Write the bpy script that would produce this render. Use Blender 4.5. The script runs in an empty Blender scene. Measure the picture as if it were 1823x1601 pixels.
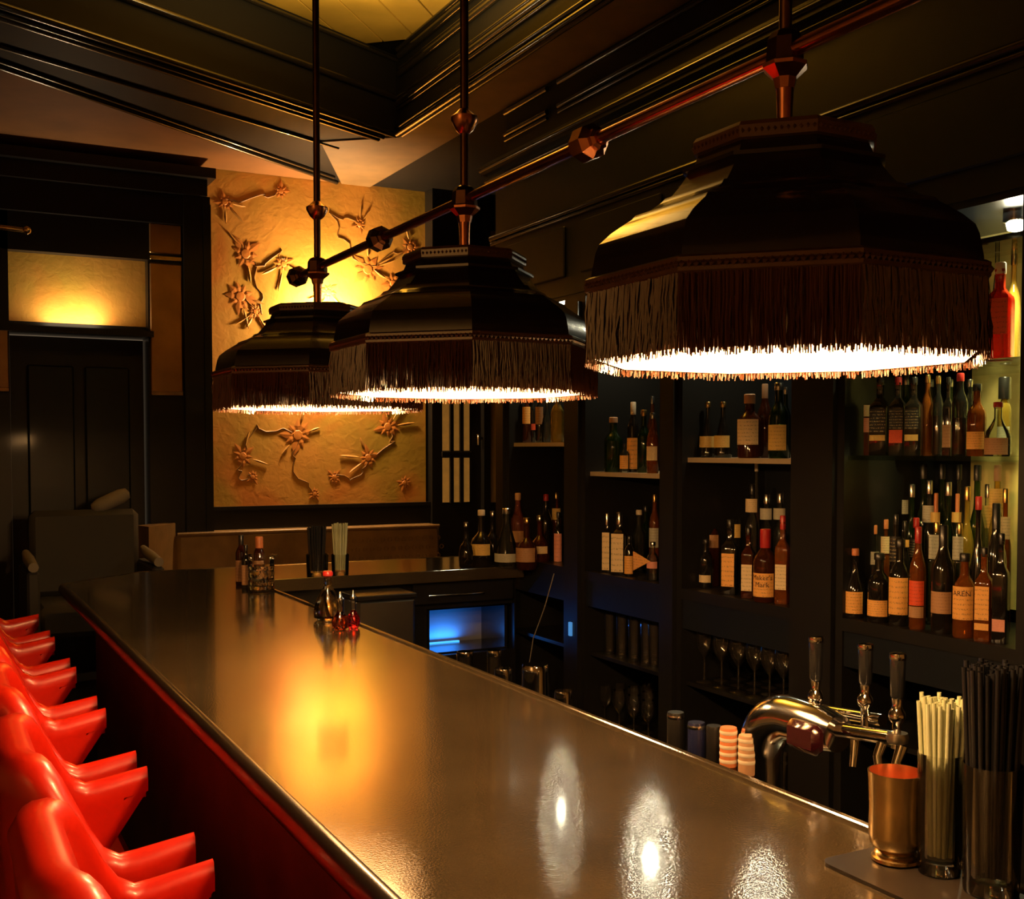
import bpy, math, random
from math import sin, cos, pi, radians, sqrt
from mathutils import Vector

S = bpy.context.scene
COL = S.collection
random.seed(7)

# ------------------------------------------------------------------ camera, world, exposure
F, CX, PITCH, YAW, CAMZ = 2000.0, 911.5, radians(2.2), radians(27.72), 1.65
PY = 800 + F * math.tan(PITCH)
cd = bpy.data.cameras.new('camera'); cam = bpy.data.objects.new('camera', cd); COL.objects.link(cam)
cam.location = (0, 0, CAMZ); cam.rotation_euler = (pi / 2 - PITCH, 0, -YAW)
cd.sensor_width = 36; cd.lens = 36 * F / 1823; cd.shift_y = (PY - 800.5) / 1823; cd.clip_start = 0.02
S.camera = cam
vs = S.view_settings
S.display_settings.display_device = 'sRGB'
vs.view_transform = 'Standard'; vs.look = 'None'; vs.gamma = 1; vs.use_curve_mapping = False
vs.exposure = 0.32
W = bpy.data.worlds.new('room_air'); S.world = W; W.use_nodes = True
W.node_tree.nodes['Background'].inputs[0].default_value = (1.0, 0.72, 0.45, 1)
W.node_tree.nodes['Background'].inputs[1].default_value = 0.10
S.cycles.max_bounces = 10; S.cycles.transparent_max_bounces = 24
S.cycles.sample_clamp_indirect = 4.0

WARM = (1.0, 0.52, 0.18)
def light(name, kind, loc, power, color=WARM, size=0.04, rot=None, **k):
    d = bpy.data.lights.new(name, kind); d.energy = power; d.color = color
    if kind == 'AREA':
        d.shape = 'RECTANGLE'; d.size = size; d.size_y = k.get('size_y', size)
    else:
        d.shadow_soft_size = size
    if kind == 'SPOT':
        d.spot_size = k.get('spot', 1.5); d.spot_blend = 0.6
    o = bpy.data.objects.new(name, d); COL.objects.link(o); o.location = loc
    if rot: o.rotation_euler = rot
    return o

LAMP_W, SCONCE_W, COFFER_FILL_W, BAY_W, BRIGHT_BAY_W = 26.0, 180.0, 28.0, 1.6, 32.0
light('sconce_light', 'POINT', (2.38, 7.07, 2.48), SCONCE_W, (1.0, .62, .28), .05)
light('coffer_fill', 'AREA', (1.75, 4.55, 3.50), COFFER_FILL_W, (1.0, .66, .22), .5, (pi, 0, 0))  # unseen fill, added to brighten the golden planks
light('lintel_light', 'AREA', (.82, 7.10, 2.375), 3.6, (1.0, .74, .45), .3, (pi, 0, 0), size_y=.05)
light('room_fill', 'AREA', (-1.9, .3, 2.3), 17.0, (1.0, .60, .30), 1.0, (0, radians(90), 0))  # unseen fill, added to light the left wall and the lampshades
light('cooler_light', 'AREA', (2.24, 4.965, .72), .8, (.02, .25, 1.0), .16, (pi, 0, 0), size_y=.03)

# ------------------------------------------------------------------ survey: pixel of the photograph -> place in the room
def ray(x, y):
    u = x - CX; v = PY - y
    d = F * cos(PITCH) + v * sin(PITCH); z = -F * sin(PITCH) + v * cos(PITCH)
    return d * sin(YAW) + u * cos(YAW), d * cos(YAW) - u * sin(YAW), z
def onX(x, y, X):
    r = ray(x, y); t = X / r[0]; return Vector((X, r[1] * t, CAMZ + r[2] * t))
def onY(x, y, Y):
    r = ray(x, y); t = Y / r[1]; return Vector((r[0] * t, Y, CAMZ + r[2] * t))
def onZ(x, y, Z):
    r = ray(x, y); t = (Z - CAMZ) / r[2]; return Vector((r[0] * t, r[1] * t, Z))
def mpp(P): return (P.x * sin(YAW) + P.y * cos(YAW)) / F        # metres per photo pixel at P

# ------------------------------------------------------------------ materials
def mat(name, base, rough=.5, metal=0, coat=0, spec=.5, trans=0, emit=None, es=0, bump=0, bscale=60, vary=0, vscale=8, sub=0):
    m = bpy.data.materials.new(name); m.use_nodes = True
    nt = m.node_tree; b = nt.nodes['Principled BSDF']
    b.inputs['Base Color'].default_value = (*base, 1); b.inputs['Roughness'].default_value = rough
    b.inputs['Metallic'].default_value = metal; b.inputs['Coat Weight'].default_value = coat
    b.inputs['Coat Roughness'].default_value = .08
    b.inputs['Specular IOR Level'].default_value = spec; b.inputs['Transmission Weight'].default_value = trans
    if emit: b.inputs['Emission Color'].default_value = (*emit, 1); b.inputs['Emission Strength'].default_value = es
    tc = nt.nodes.new('ShaderNodeTexCoord')
    if bump:
        n = nt.nodes.new('ShaderNodeTexNoise'); n.inputs['Scale'].default_value = bscale; n.inputs['Detail'].default_value = 3
        bp = nt.nodes.new('ShaderNodeBump'); bp.inputs['Strength'].default_value = bump; bp.inputs['Distance'].default_value = .01
        nt.links.new(tc.outputs['Object'], n.inputs['Vector'])
        nt.links.new(n.outputs['Fac'], bp.inputs['Height']); nt.links.new(bp.outputs['Normal'], b.inputs['Normal'])
    if vary:
        n = nt.nodes.new('ShaderNodeTexNoise'); n.inputs['Scale'].default_value = vscale; n.inputs['Detail'].default_value = 5
        r = nt.nodes.new('ShaderNodeValToRGB')
        r.color_ramp.elements[0].position = .3; r.color_ramp.elements[1].position = .7
        r.color_ramp.elements[0].color = (*[c * (1 - vary) for c in base], 1)
        r.color_ramp.elements[1].color = (*[min(1, c * (1 + vary)) for c in base], 1)
        nt.links.new(tc.outputs['Object'], n.inputs['Vector'])
        nt.links.new(n.outputs['Fac'], r.inputs[0]); nt.links.new(r.outputs[0], b.inputs['Base Color'])
    return m

def glass_mat(name, tint, body=0.0, body_col=(0, 0, 0), rough=.04, refl=1.0):
    """thin tinted glass: clear through, Fresnel gloss on top, some body colour of the liquid"""
    m = bpy.data.materials.new(name); m.use_nodes = True; nt = m.node_tree; nt.nodes.clear()
    out = nt.nodes.new('ShaderNodeOutputMaterial')
    tr = nt.nodes.new('ShaderNodeBsdfTransparent'); tr.inputs[0].default_value = (*tint, 1)
    df = nt.nodes.new('ShaderNodeBsdfDiffuse'); df.inputs[0].default_value = (*body_col, 1)
    mx = nt.nodes.new('ShaderNodeMixShader'); mx.inputs[0].default_value = body
    nt.links.new(tr.outputs[0], mx.inputs[1]); nt.links.new(df.outputs[0], mx.inputs[2])
    gl = nt.nodes.new('ShaderNodeBsdfGlossy'); gl.inputs['Roughness'].default_value = rough
    fr = nt.nodes.new('ShaderNodeFresnel'); fr.inputs[0].default_value = 1.5
    ml = nt.nodes.new('ShaderNodeMath'); ml.operation = 'MULTIPLY'; ml.inputs[1].default_value = refl; ml.use_clamp = True
    nt.links.new(fr.outputs[0], ml.inputs[0])
    m2 = nt.nodes.new('ShaderNodeMixShader'); nt.links.new(ml.outputs[0], m2.inputs[0])
    nt.links.new(mx.outputs[0], m2.inputs[1]); nt.links.new(gl.outputs[0], m2.inputs[2])
    nt.links.new(m2.outputs[0], out.inputs[0])
    return m

def label_mat(name, paper, ink=(.03, .015, .01), amount=.5):
    """printed paper: rows of small print on the paper colour"""
    m = mat(name, paper, .6); nt = m.node_tree; b = nt.nodes['Principled BSDF']
    tc = nt.nodes.new('ShaderNodeTexCoord'); sx = nt.nodes.new('ShaderNodeSeparateXYZ')
    nt.links.new(tc.outputs['Generated'], sx.inputs[0])
    def math(op, a, bb):
        n = nt.nodes.new('ShaderNodeMath'); n.operation = op
        for i, v in enumerate((a, bb)):
            if isinstance(v, (int, float)): n.inputs[i].default_value = v
            else: nt.links.new(v, n.inputs[i])
        return n.outputs[0]
    rows = math('GREATER_THAN', math('SINE', math('MULTIPLY', sx.outputs['Z'], 44.0), 0), .45)
    no = nt.nodes.new('ShaderNodeTexNoise'); no.inputs['Scale'].default_value = 9; no.inputs['Detail'].default_value = 1
    mp = nt.nodes.new('ShaderNodeMapping'); mp.inputs['Scale'].default_value = (1.6, 1.6, 3)
    nt.links.new(tc.outputs['Generated'], mp.inputs[0]); nt.links.new(mp.outputs[0], no.inputs['Vector'])
    ink_f = math('MULTIPLY', rows, math('GREATER_THAN', no.outputs['Fac'], .55))
    ink_f = math('MULTIPLY', ink_f, amount)
    mix = nt.nodes.new('ShaderNodeMix'); mix.data_type = 'RGBA'
    nt.links.new(ink_f, mix.inputs[0]); mix.inputs[6].default_value = (*paper, 1); mix.inputs[7].default_value = (*ink, 1)
    nt.links.new(mix.outputs[2], b.inputs['Base Color'])
    return m

M_BLACK = mat('black_paint', (.011, .010, .009), .36, coat=.08, spec=.3, bump=.06, bscale=14)
M_COFFER = mat('matt_black_ceiling', (.010, .009, .008), .6, spec=.12, bump=.06, bscale=14)
M_NAVY = mat('blue_black_paint', (.009, .011, .014), .34, coat=.1, spec=.3, bump=.05, bscale=14)
M_TRIM = mat('glossy_black_moulding', (.016, .013, .009), .2, coat=1)
M_SOFFIT = mat('brown_ceiling_paint', (.16, .10, .04), .6, vary=.15)
M_TAN = mat('tan_ceiling_paper', (.17, .068, .012), .75, vary=.2, vscale=3)
M_GOLD = mat('golden_ceiling_planks', (.62, .40, .07), .4, vary=.25, vscale=2.5)
M_FLOOR = mat('dark_floor_boards', (.03, .016, .008), .45)
M_ZINC = mat('bar_top_metal', (.048, .034, .018), .08, metal=.0, coat=.7, spec=1.0, bump=.045, bscale=260, vary=.22, vscale=5)
M_BARWOOD = mat('mahogany_bar_front', (.05, .022, .012), .6, coat=.0, vary=.4, vscale=6)
M_EDGE = mat('dark_bar_edge', (.018, .012, .008), .28, coat=.25, spec=.25)
M_COPPER = mat('aged_copper_pipe', (.62, .24, .11), .24, metal=1, vary=.25, vscale=20)
M_DARKCOP = mat('dark_bronze_rod', (.16, .075, .035), .3, metal=1, vary=.3, vscale=20)
M_SHADE = mat('dark_lacquered_shade', (.017, .011, .007), .2, coat=.55, bump=.04, bscale=25)
M_BRAID = mat('brown_braid', (.11, .045, .018), .32, coat=.8)
M_FRINGE = mat('chestnut_fringe', (.095, .030, .011), .2, spec=1.0, coat=.3)
M_LINING = mat('white_shade_lining', (.9, .82, .7), .8)
M_BULB = mat('lit_bulb', (1, 1, 1), .5, emit=(1, .78, .5), es=60)
M_SPOTLAMP = mat('lit_spot_lamp', (1, 1, 1), .5, emit=(1, .92, .62), es=160)
M_RED = mat('red_vinyl', (.60, .014, .003), .33, coat=.15, bump=.03, bscale=30)
M_LEG = mat('dark_stool_wood', (.03, .012, .008), .4)
M_LEATHER = mat('tan_studded_leather', (.20, .115, .042), .42, vary=.2, bump=.12, bscale=45)
M_CHROME = mat('polished_chrome', (.82, .80, .78), .07, metal=1)
M_TAPCHROME = mat('tap_chrome', (.78, .76, .74), .13, metal=1)
M_STEEL = mat('brushed_steel', (.55, .52, .47), .28, metal=1)
M_BRASS = mat('worn_brass', (.58, .40, .17), .26, metal=1, vary=.2, vscale=25)
M_CUPIN = mat('copper_cup_lining', (.92, .48, .28), .25, metal=1)
M_BRONZE = mat('bronze_panel', (.42, .23, .09), .36, metal=.8, vary=.2, vscale=5)
M_PLASTIC = mat('black_plastic', (.012, .012, .012), .18, coat=.5)
M_MAROON = mat('maroon_tap_badge', (.03, .004, .006), .18, coat=1)
M_STRAWG = mat('pale_green_straws', (.52, .55, .33), .35, vary=.15)
M_STRAWK = mat('black_straws', (.008, .008, .009), .3)
M_MAT = mat('black_rubber_mat', (.02, .015, .011), .3)
M_GREY = mat('grey_upholstery', (.03, .029, .027), .7)
M_PALE = mat('pale_cushion', (.22, .19, .15), .7)
M_SHELFEDGE = mat('pale_shelf_wood', (.42, .34, .24), .4)
M_BACKLIT = mat('backlit_gold_panel', (.80, .62, .24), .3, vary=.4, vscale=6)
M_GLOWPANE = mat('added_glow_door_pane', (.55, .30, .06), .25, emit=(1.0, .46, .08), es=.11, vary=.3, vscale=9)  # faint glow added to the gold panes to brighten them
M_CREAMW = mat('cream_wall', (.62, .43, .18), .6)
M_BLUELED = mat('blue_led', (0, .1, .4), .4, emit=(.05, .35, 1), es=1.6)
M_WHITECAP = mat('cream_cap', (.7, .58, .42), .45)
M_BLACKCAP = mat('black_cap', (.012, .011, .010), .3, coat=.3)
M_REDCAP = mat('red_wax', (.42, .02, .018), .35, coat=.3)
M_ORANGECAP = mat('orange_capsule', (.62, .20, .07), .4)
M_GOLDCAP = mat('gold_cap', (.75, .5, .18), .25, metal=1)
M_SILVERCAP = mat('silver_cap', (.75, .72, .68), .2, metal=1)
M_CORK = mat('cork_stopper', (.45, .25, .13), .6)
M_NAVYCAN = mat('navy_can', (.012, .014, .045), .25, coat=.5)

G_DARK = mat('dark_bottle_glass', (.010, .008, .006), .06, coat=.6)
G_GREEN = glass_mat('green_bottle_glass', (.25, .40, .16), .25, (.02, .05, .012))
G_AMBER = glass_mat('amber_spirit', (.62, .30, .08), .34, (.32, .085, .012))
G_BROWN = glass_mat('brown_spirit', (.30, .10, .04), .5, (.075, .018, .006))
G_CLEAR = glass_mat('clear_glass', (.86, .88, .80), .03, (.3, .3, .26))
G_YELLOW = glass_mat('yellow_spirit', (.9, .72, .2), .35, (.6, .42, .06))
G_RED = glass_mat('red_glass', (.85, .12, .05), .4, (.5, .03, .01))
G_SHELF = glass_mat('shelf_glass', (.94, .96, .88), .01, (.3, .4, .2))
G_STEM = glass_mat('stemware_glass', (.965, .96, .945), .012, (.35, .28, .2), refl=1.2)
G_SHELFWARE = glass_mat('low_shelf_glassware', (.94, .92, .88), .03, (.5, .42, .32), refl=2.2)
G_ROSE = glass_mat('rose_spirit', (.75, .35, .25), .3, (.3, .08, .05))

L_CREAM = label_mat('cream_label', (.78, .60, .34))
L_ORANGE = label_mat('orange_label', (.85, .42, .10))
L_TAN = label_mat('tan_label', (.42, .22, .10), amount=.4)
L_RED = label_mat('red_label', (.75, .08, .02), amount=.4)
L_BLACK = label_mat('black_label', (.012, .010, .010), (.7, .55, .25), .7)
L_PINK = label_mat('pink_label', (.72, .30, .22), amount=.3)
L_PALE = label_mat('pale_grey_label', (.48, .46, .36), amount=.5)
L_GOLD = label_mat('gold_label', (.72, .48, .13), amount=.4)
M_INK = mat('printing_ink', (.03, .012, .008), .6)

def wallpaper_mat(name, base):
    m = mat(name, base, .55); nt = m.node_tree; b = nt.nodes['Principled BSDF']
    tc = nt.nodes.new('ShaderNodeTexCoord')
    def noise(sc, det, dist=0):
        n = nt.nodes.new('ShaderNodeTexNoise'); n.inputs['Scale'].default_value = sc; n.inputs['Detail'].default_value = det
        n.inputs['Distortion'].default_value = dist; nt.links.new(tc.outputs['Object'], n.inputs['Vector']); return n.outputs['Fac']
    def mixc(f, a, c):
        x = nt.nodes.new('ShaderNodeMix'); x.data_type = 'RGBA'; nt.links.new(f, x.inputs[0])
        if isinstance(a, tuple): x.inputs[6].default_value = (*a, 1)
        else: nt.links.new(a, x.inputs[6])
        x.inputs[7].default_value = (*c, 1); return x.outputs[2]
    def ramp(f, p0, p1, top=1.0):
        r = nt.nodes.new('ShaderNodeMapRange'); r.inputs[1].default_value = p0; r.inputs[2].default_value = p1; r.inputs[4].default_value = top
        nt.links.new(f, r.inputs[0]); return r.outputs[0]
    c = mixc(ramp(noise(1.6, 3), .42, .62), base, (base[0] * .62, base[1] * .82, base[2] * .55))      # olive clouds
    c = mixc(ramp(noise(2.3, 2, .5), .55, .70, .6), c, (base[0] * 1.0, base[1] * .55, base[2] * .45))    # rust clouds
    nt.links.new(c, b.inputs['Base Color'])
    bp = nt.nodes.new('ShaderNodeBump'); bp.inputs['Strength'].default_value = .12; bp.inputs['Distance'].default_value = .02
    nt.links.new(noise(22, 4, .6), bp.inputs['Height']); nt.links.new(bp.outputs[0], b.inputs['Normal'])
    return m
M_PAPER = wallpaper_mat('golden_floral_wallpaper', (.64, .31, .055))
M_FLOWER = mat('rust_flower', (.55, .20, .035), .5, vary=.2, vscale=20)
M_LEAF = mat('olive_leaf', (.42, .21, .04), .6)
M_STEMW = mat('vine_brown', (.22, .11, .025), .55)

# ------------------------------------------------------------------ mesh helpers
class MB:
    def __init__(s): s.v = []; s.f = []
    def add(s, v, f):
        n = len(s.v); s.v += [tuple(p) for p in v]; s.f += [tuple(i + n for i in q) for q in f]; return s
    def box(s, x0, x1, y0, y1, z0, z1, bev=0):
        if bev:
            b = bev; v = []; 
            for z, i in ((z0, b), (z0 + b, 0), (z1 - b, 0), (z1, b)):
                v += [(x0 + i, y0 + b, z), (x0 + b, y0 + i, z), (x1 - b, y0 + i, z), (x1 - i, y0 + b, z),
                      (x1 - i, y1 - b, z), (x1 - b, y1 - i, z), (x0 + b, y1 - i, z), (x0 + i, y1 - b, z)]
            f = [tuple(range(7, -1, -1)), tuple(range(24, 32))]
            for k in range(3):
                for j in range(8): f.append((k * 8 + j, k * 8 + (j + 1) % 8, k * 8 + 8 + (j + 1) % 8, k * 8 + 8 + j))
            return s.add(v, f)
        v = [(x, y, z) for z in (z0, z1) for x, y in ((x0, y0), (x1, y0), (x1, y1), (x0, y1))]
        return s.add(v, [(3, 2, 1, 0), (4, 5, 6, 7), (0, 1, 5, 4), (1, 2, 6, 5), (2, 3, 7, 6), (3, 0, 4, 7)])
    def prism(s, pts, z0, z1):
        n = len(pts)
        v = [(x, y, z0) for x, y in pts] + [(x, y, z1) for x, y in pts]
        return s.add(v, [tuple(range(n - 1, -1, -1)), tuple(range(n, 2 * n))] + [(i, (i + 1) % n, n + (i + 1) % n, n + i) for i in range(n)])
    def lathe(s, prof, n=16, c=(0, 0, 0), p=2.0, sx=1, sy=1, rot=0, a0=0, a1=2 * pi, capb=True, capt=True):
        full = abs(a1 - a0 - 2 * pi) < 1e-6; m = n if full else n + 1; v = []
        for r, z in prof:
            for i in range(m):
                a = a0 + (a1 - a0) * i / n
                k = 1.0 if p == 2 else (abs(cos(a)) ** p + abs(sin(a)) ** p) ** (-1 / p)
                x, y = r * k * cos(a) * sx, r * k * sin(a) * sy
                v.append((c[0] + x * cos(rot) - y * sin(rot), c[1] + x * sin(rot) + y * cos(rot), c[2] + z))
        f = []
        for j in range(len(prof) - 1):
            for i in range(n if full else n):
                i2 = (i + 1) % m
                f.append((j * m + i, j * m + i2, j * m + m + i2, j * m + m + i))
        if full and capb and prof[0][0] > 1e-5: f.append(tuple(range(m - 1, -1, -1)))
        if full and capt and prof[-1][0] > 1e-5: f.append(tuple((len(prof) - 1) * m + i for i in range(m)))
        return s.add(v, f)
    def tube(s, pts, r, n=10, cap=True):
        pts = [Vector(p) for p in pts]; rs = r if isinstance(r, (list, tuple)) else [r] * len(pts)
        v = []; prev = None
        for i, p in enumerate(pts):
            t = (pts[min(i + 1, len(pts) - 1)] - pts[max(i - 1, 0)]).normalized()
            if prev is None:
                prev = t.cross(Vector((0, 0, 1)))
                if prev.length < 1e-3: prev = t.cross(Vector((1, 0, 0)))
            nn = (prev - t * prev.dot(t)).normalized(); prev = nn; bb = t.cross(nn)
            for k in range(n):
                a = 2 * pi * k / n; v.append(p + (nn * cos(a) + bb * sin(a)) * rs[i])
        f = [(j * n + i, j * n + (i + 1) % n, j * n + n + (i + 1) % n, j * n + n + i) for j in range(len(pts) - 1) for i in range(n)]
        if cap: f += [tuple(range(n - 1, -1, -1)), tuple((len(pts) - 1) * n + i for i in range(n))]
        return s.add(v, f)
    def strip(s, a, b, prof, up=(0, 0, 1)):
        """bar from a to b with a section prof of (side, up) points"""
        a, b = Vector(a), Vector(b); t = (b - a).normalized(); sd = t.cross(Vector(up)).normalized(); u = sd.cross(t)
        n = len(prof); v = [a + sd * x + u * y for x, y in prof] + [b + sd * x + u * y for x, y in prof]
        return s.add(v, [(i, (i + 1) % n, n + (i + 1) % n, n + i) for i in range(n)] + [tuple(range(n - 1, -1, -1)), tuple(range(n, 2 * n))])
    def build(s, name, m, parent=None, smooth=40, loc=None):
        me = bpy.data.meshes.new(name); me.from_pydata([tuple(p) for p in s.v], [], s.f); me.update()
        import bmesh
        bm = bmesh.new(); bm.from_mesh(me); bmesh.ops.recalc_face_normals(bm, faces=bm.faces); bm.to_mesh(me); bm.free()
        me.materials.append(m)
        if smooth:
            me.shade_smooth(); me.set_sharp_from_angle(angle=radians(smooth))
        o = bpy.data.objects.new(name, me); COL.objects.link(o)
        if parent is not None: o.parent = parent
        if loc: o.location = loc
        return o

def ROUND(r, k=8): return [(r * cos(2 * pi * i / k), r * sin(2 * pi * i / k)) for i in range(k)]
def tag(o, label=None, cat=None, group=None, kind=None):
    if label: o['label'] = label
    if cat: o['category'] = cat
    if group: o['group'] = group
    if kind: o['kind'] = kind
    return o
def thing(name, label, cat, loc=(0, 0, 0), group=None, rz=0):
    o = bpy.data.objects.new(name, None); COL.objects.link(o); o.location = loc; o.rotation_euler = (0, 0, rz); o.empty_display_size = .05
    return tag(o, label, cat, group)
def struct(name, mb, m, parent=None, smooth=0):
    o = mb.build(name, m, parent, smooth)
    if parent is None: o['kind'] = 'structure'
    return o
def copy_tree(o, parent=None):
    kids = list(o.children); c = o.copy(); COL.objects.link(c)
    if parent is not None: c.parent = parent
    for k in kids: copy_tree(k, c)
    return c

# ================================================================== THE ROOM
WY, WX = 7.2, 4.1
struct('floor', MB().box(-2.6, WX, -1.6, WY + .1, -.06, 0), M_FLOOR)
wb = struct('wall_back', MB().box(1.6, WX, WY, WY + .1, 0, 3.42).box(-2.6, 1.6, WY, WY + .1, 2.33, 3.42).box(-2.6, .46, WY, WY + .1, 0, 2.33).box(1.235, 1.6, WY, WY + .1, 0, 2.33), M_BLACK)
struct('wall_right', MB().box(WX, WX + .1, -1.6, WY + .1, 0, 3.95), M_BLACK)
struct('wall_front', MB().box(-2.6, WX, -1.7, -1.6, 0, 3.95), M_CREAMW)
struct('wall_left', MB().box(-2.7, -2.6, -1.6, WY + .1, 0, 3.95), M_CREAMW)
# ceiling: dark soffit around a sunk coffer, golden planks inside it
KX, KY = 2.40, 5.97                                    # inner corner of the coffer
FX, FY = -2.6, 5.97 - .48 * 5.0                        # its far edge runs aslant to the left
AX, AY = -2.6, 5.797 - .69 * 2.956                     # where the tan part begins
cl = struct('ceiling', MB().prism([(KX, -1.6), (WX, -1.6), (WX, WY), (KX, WY)], 3.42, 3.86)
            .prism([(FX, FY), (KX, KY), (KX, WY), (FX, WY)], 3.42, 3.86).box(-2.6, WX, -1.6, WY, 3.9, 3.95), M_COFFER)
struct('ceiling_panel', MB().prism([(AX, AY), (2.474, 7.262 - .08), (FX, 7.19)], 3.412, 3.419), M_TAN, cl)
struct('ceiling_panel', MB().prism([(KX + .02, -1.5), (2.70, -1.5), (2.70, 7.19), (2.50, 7.19), (2.06, 6.28), (KX + .02, 5.98)], 3.410, 3.419), M_SOFFIT, cl)
d = Vector((cos(radians(47)), sin(radians(47)), 0)); nrm = Vector((-d.y, d.x, 0))
for i in range(16):                                     # planks of the coffer ceiling
    c0 = Vector((1.0, 4.6, 0)) + nrm * (.19 * (i - 9)) ; a = c0 - d * 1.9; b = c0 + d * 1.75
    q = [a + nrm * .09, a - nrm * .09, b - nrm * .09, b + nrm * .09]
    struct('plank', MB().prism([(p.x, p.y) for p in q], 3.866, 3.885 + .003 * (i % 2)), M_GOLD, cl)
def moulding(name, a, b, z, face, rows):
    """a run of beads along a->b; rows = (out, down, radius)"""
    mb = MB(); out = Vector(face)
    for o, dz, r in rows:
        p = Vector((a[0], a[1], z + dz)) + out * o; q = Vector((b[0], b[1], z + dz)) + out * o
        mb.strip(p, q, ROUND(r))
    return struct(name, mb, M_TRIM, None, 60)
RF = (-1, 0, 0)
moulding('trim_1', (KX, -1.5), (KX, KY - .02), 3.42, RF, [(.004, .0, .016), (-.03, -.004, .010), (.012, .03, .010)])
moulding('trim_2', (KX, -1.5), (KX, KY - .05), 3.58, RF, [(.012, .0, .020), (.010, .035, .012), (.008, -.03, .010)])
moulding('trim_3', (KX, -1.5), (KX, KY - .08), 3.735, RF, [(.012, .0, .018), (.010, .03, .010)])
moulding('trim_4', (KX, -1.5), (KX, KY - .10), 3.83, RF, [(.016, .0, .022), (.03, .03, .016)])
u = Vector((5.0, 2.4, 0)).normalized(); fn = Vector((u.y, -u.x, 0))
for k, (off, zz) in enumerate(((-.005, 3.42), (-.06, 3.412), (-.10, 3.412), (-.42, 3.412), (.015, 3.62), (.015, 3.83))):
    a = Vector((FX, FY, zz)) + fn * off; b = Vector((KX - (.0 if off > -.01 else .03), KY, zz)) + fn * off
    struct('trim_%d' % (5 + k), MB().strip(a, b, ROUND(.018 if k % 2 == 0 else .012)), M_TRIM, None, 60)
struct('trim_11', MB().strip((AX, AY - .02, 3.412), (2.46, 7.17, 3.412), ROUND(.016)).strip((AX, AY - .10, 3.412), (2.40, 7.05, 3.412), ROUND(.012)), M_TRIM, None, 60)

# papered panel of the back wall with its embossed flowers
pp = struct('wall_panel', MB().box(1.60, 3.10, WY - .012, WY, 1.285, 3.42), M_PAPER, wb)
struct('wainscot', MB().box(1.60, WX, WY - .035, WY, 1.09, 1.27).box(1.60, 3.12, WY - .055, WY, 1.262, 1.285), M_BLACK, wb)
def petal_mesh():
    mb = MB()
    for k in range(9):
        a = 2 * pi * k / 9 + random.uniform(-.15, .15); L = random.uniform(.045, .075); w = .35
        P = [(0, 0, .0), (cos(a - w) * L * .6, sin(a - w) * L * .6, .006), (cos(a) * L, sin(a) * L, .003), (cos(a + w) * L * .6, sin(a + w) * L * .6, .006), (cos(a) * L * .55, sin(a) * L * .55, .011)]
        mb.add([(x, -z, y) for x, y, z in P], [(0, 1, 4), (1, 2, 4), (2, 3, 4), (3, 0, 4)])
    mb.lathe([(.020, 0), (.016, .012), (0, .015)], 8)
    mb.v[-24:] = [(x, -z, y) for x, y, z in mb.v[-24:]]
    return mb
def leaf_mesh():
    mb = MB(); n = 6
    for i in range(n + 1):
        s_ = i / n; w = .011 * sin(pi * s_) ** .8; x = .13 * s_
        mb.v += [(x, -.002, -w), (x, -.007, .012 * sin(pi * s_) * .2), (x, -.002, w)]
    for i in range(n):
        for k in range(2): mb.f.append((i * 3 + k, i * 3 + k + 1, i * 3 + k + 4, i * 3 + k + 3))
    return mb
fl0 = petal_mesh().build('flower', M_FLOWER, pp, 30); lf0 = leaf_mesh().build('leaf', M_LEAF, pp, 30)
flowers = [(437, 452, 1.3), (400, 360, .8), (428, 528, 1.3), (455, 555, .7), (505, 470, .8), (655, 480, 1.4), (700, 505, 1.0), (640, 400, .7), (730, 440, .9), (585, 520, .8),
           (530, 775, 1.4), (432, 812, 1.0), (655, 815, 1.0), (690, 760, 1.1), (595, 850, .7), (450, 850, .6), (560, 880, .6), (720, 860, .7), (500, 340, .7)]
for i, (x, y, s_) in enumerate(flowers):
    P = onY(x, y, WY - .013); o = fl0 if i == 0 else fl0.copy()
    if i: COL.objects.link(o)
    o.location = P; o.scale = (s_ * 1.35, .4, s_ * 1.35); o.rotation_euler = (0, random.uniform(0, 6), 0)
k = 0
for x, y, s_ in flowers[:14]:
    for j in range(random.choice((2, 3, 3))):
        ang = random.uniform(0, 6.28); P = onY(x, y, WY - .0135) + Vector((cos(ang), 0, sin(ang))) * .06 * s_
        if not (1.66 < P.x + .16 * cos(ang) < 3.05 and 1.33 < P.z + .16 * sin(ang) < 3.36): continue
        o = lf0 if k == 0 else lf0.copy()
        if k: COL.objects.link(o)
        k += 1; o.location = P; o.rotation_euler = (0, -ang, 0); o.scale = (random.uniform(.6, 1.1), 1, random.uniform(.6, 1.1))
vines = [[(420, 430), (455, 480), (470, 560), (430, 530)], [(655, 480), (610, 430), (590, 380), (640, 400)], [(530, 775), (520, 830), (560, 880)], [(430, 810), (455, 760), (520, 770)],
         [(655, 815), (700, 790), (690, 760)], [(455, 480), (500, 450), (505, 470)], [(655, 480), (700, 450), (730, 440)], [(400, 360), (470, 350), (500, 340)], [(430, 812), (425, 850), (450, 850)], [(655, 815), (640, 850), (595, 850)]]
vm = MB()
for vn in vines:
    P = [onY(x, y, WY - .014) for x, y in vn]; pts = []
    for i in range(len(P) - 1):
        for q in range(6):
            t = q / 6; p = P[i].lerp(P[i + 1], t); pts.append(p + Vector((.02 * sin(9 * (i + t)), 0, .02 * cos(7 * (i + t)))))
    vm.tube(pts + [P[-1]], .0035, 5)
tag(vm.build('vines', M_STEMW, pp, 60), kind='stuff')

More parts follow.
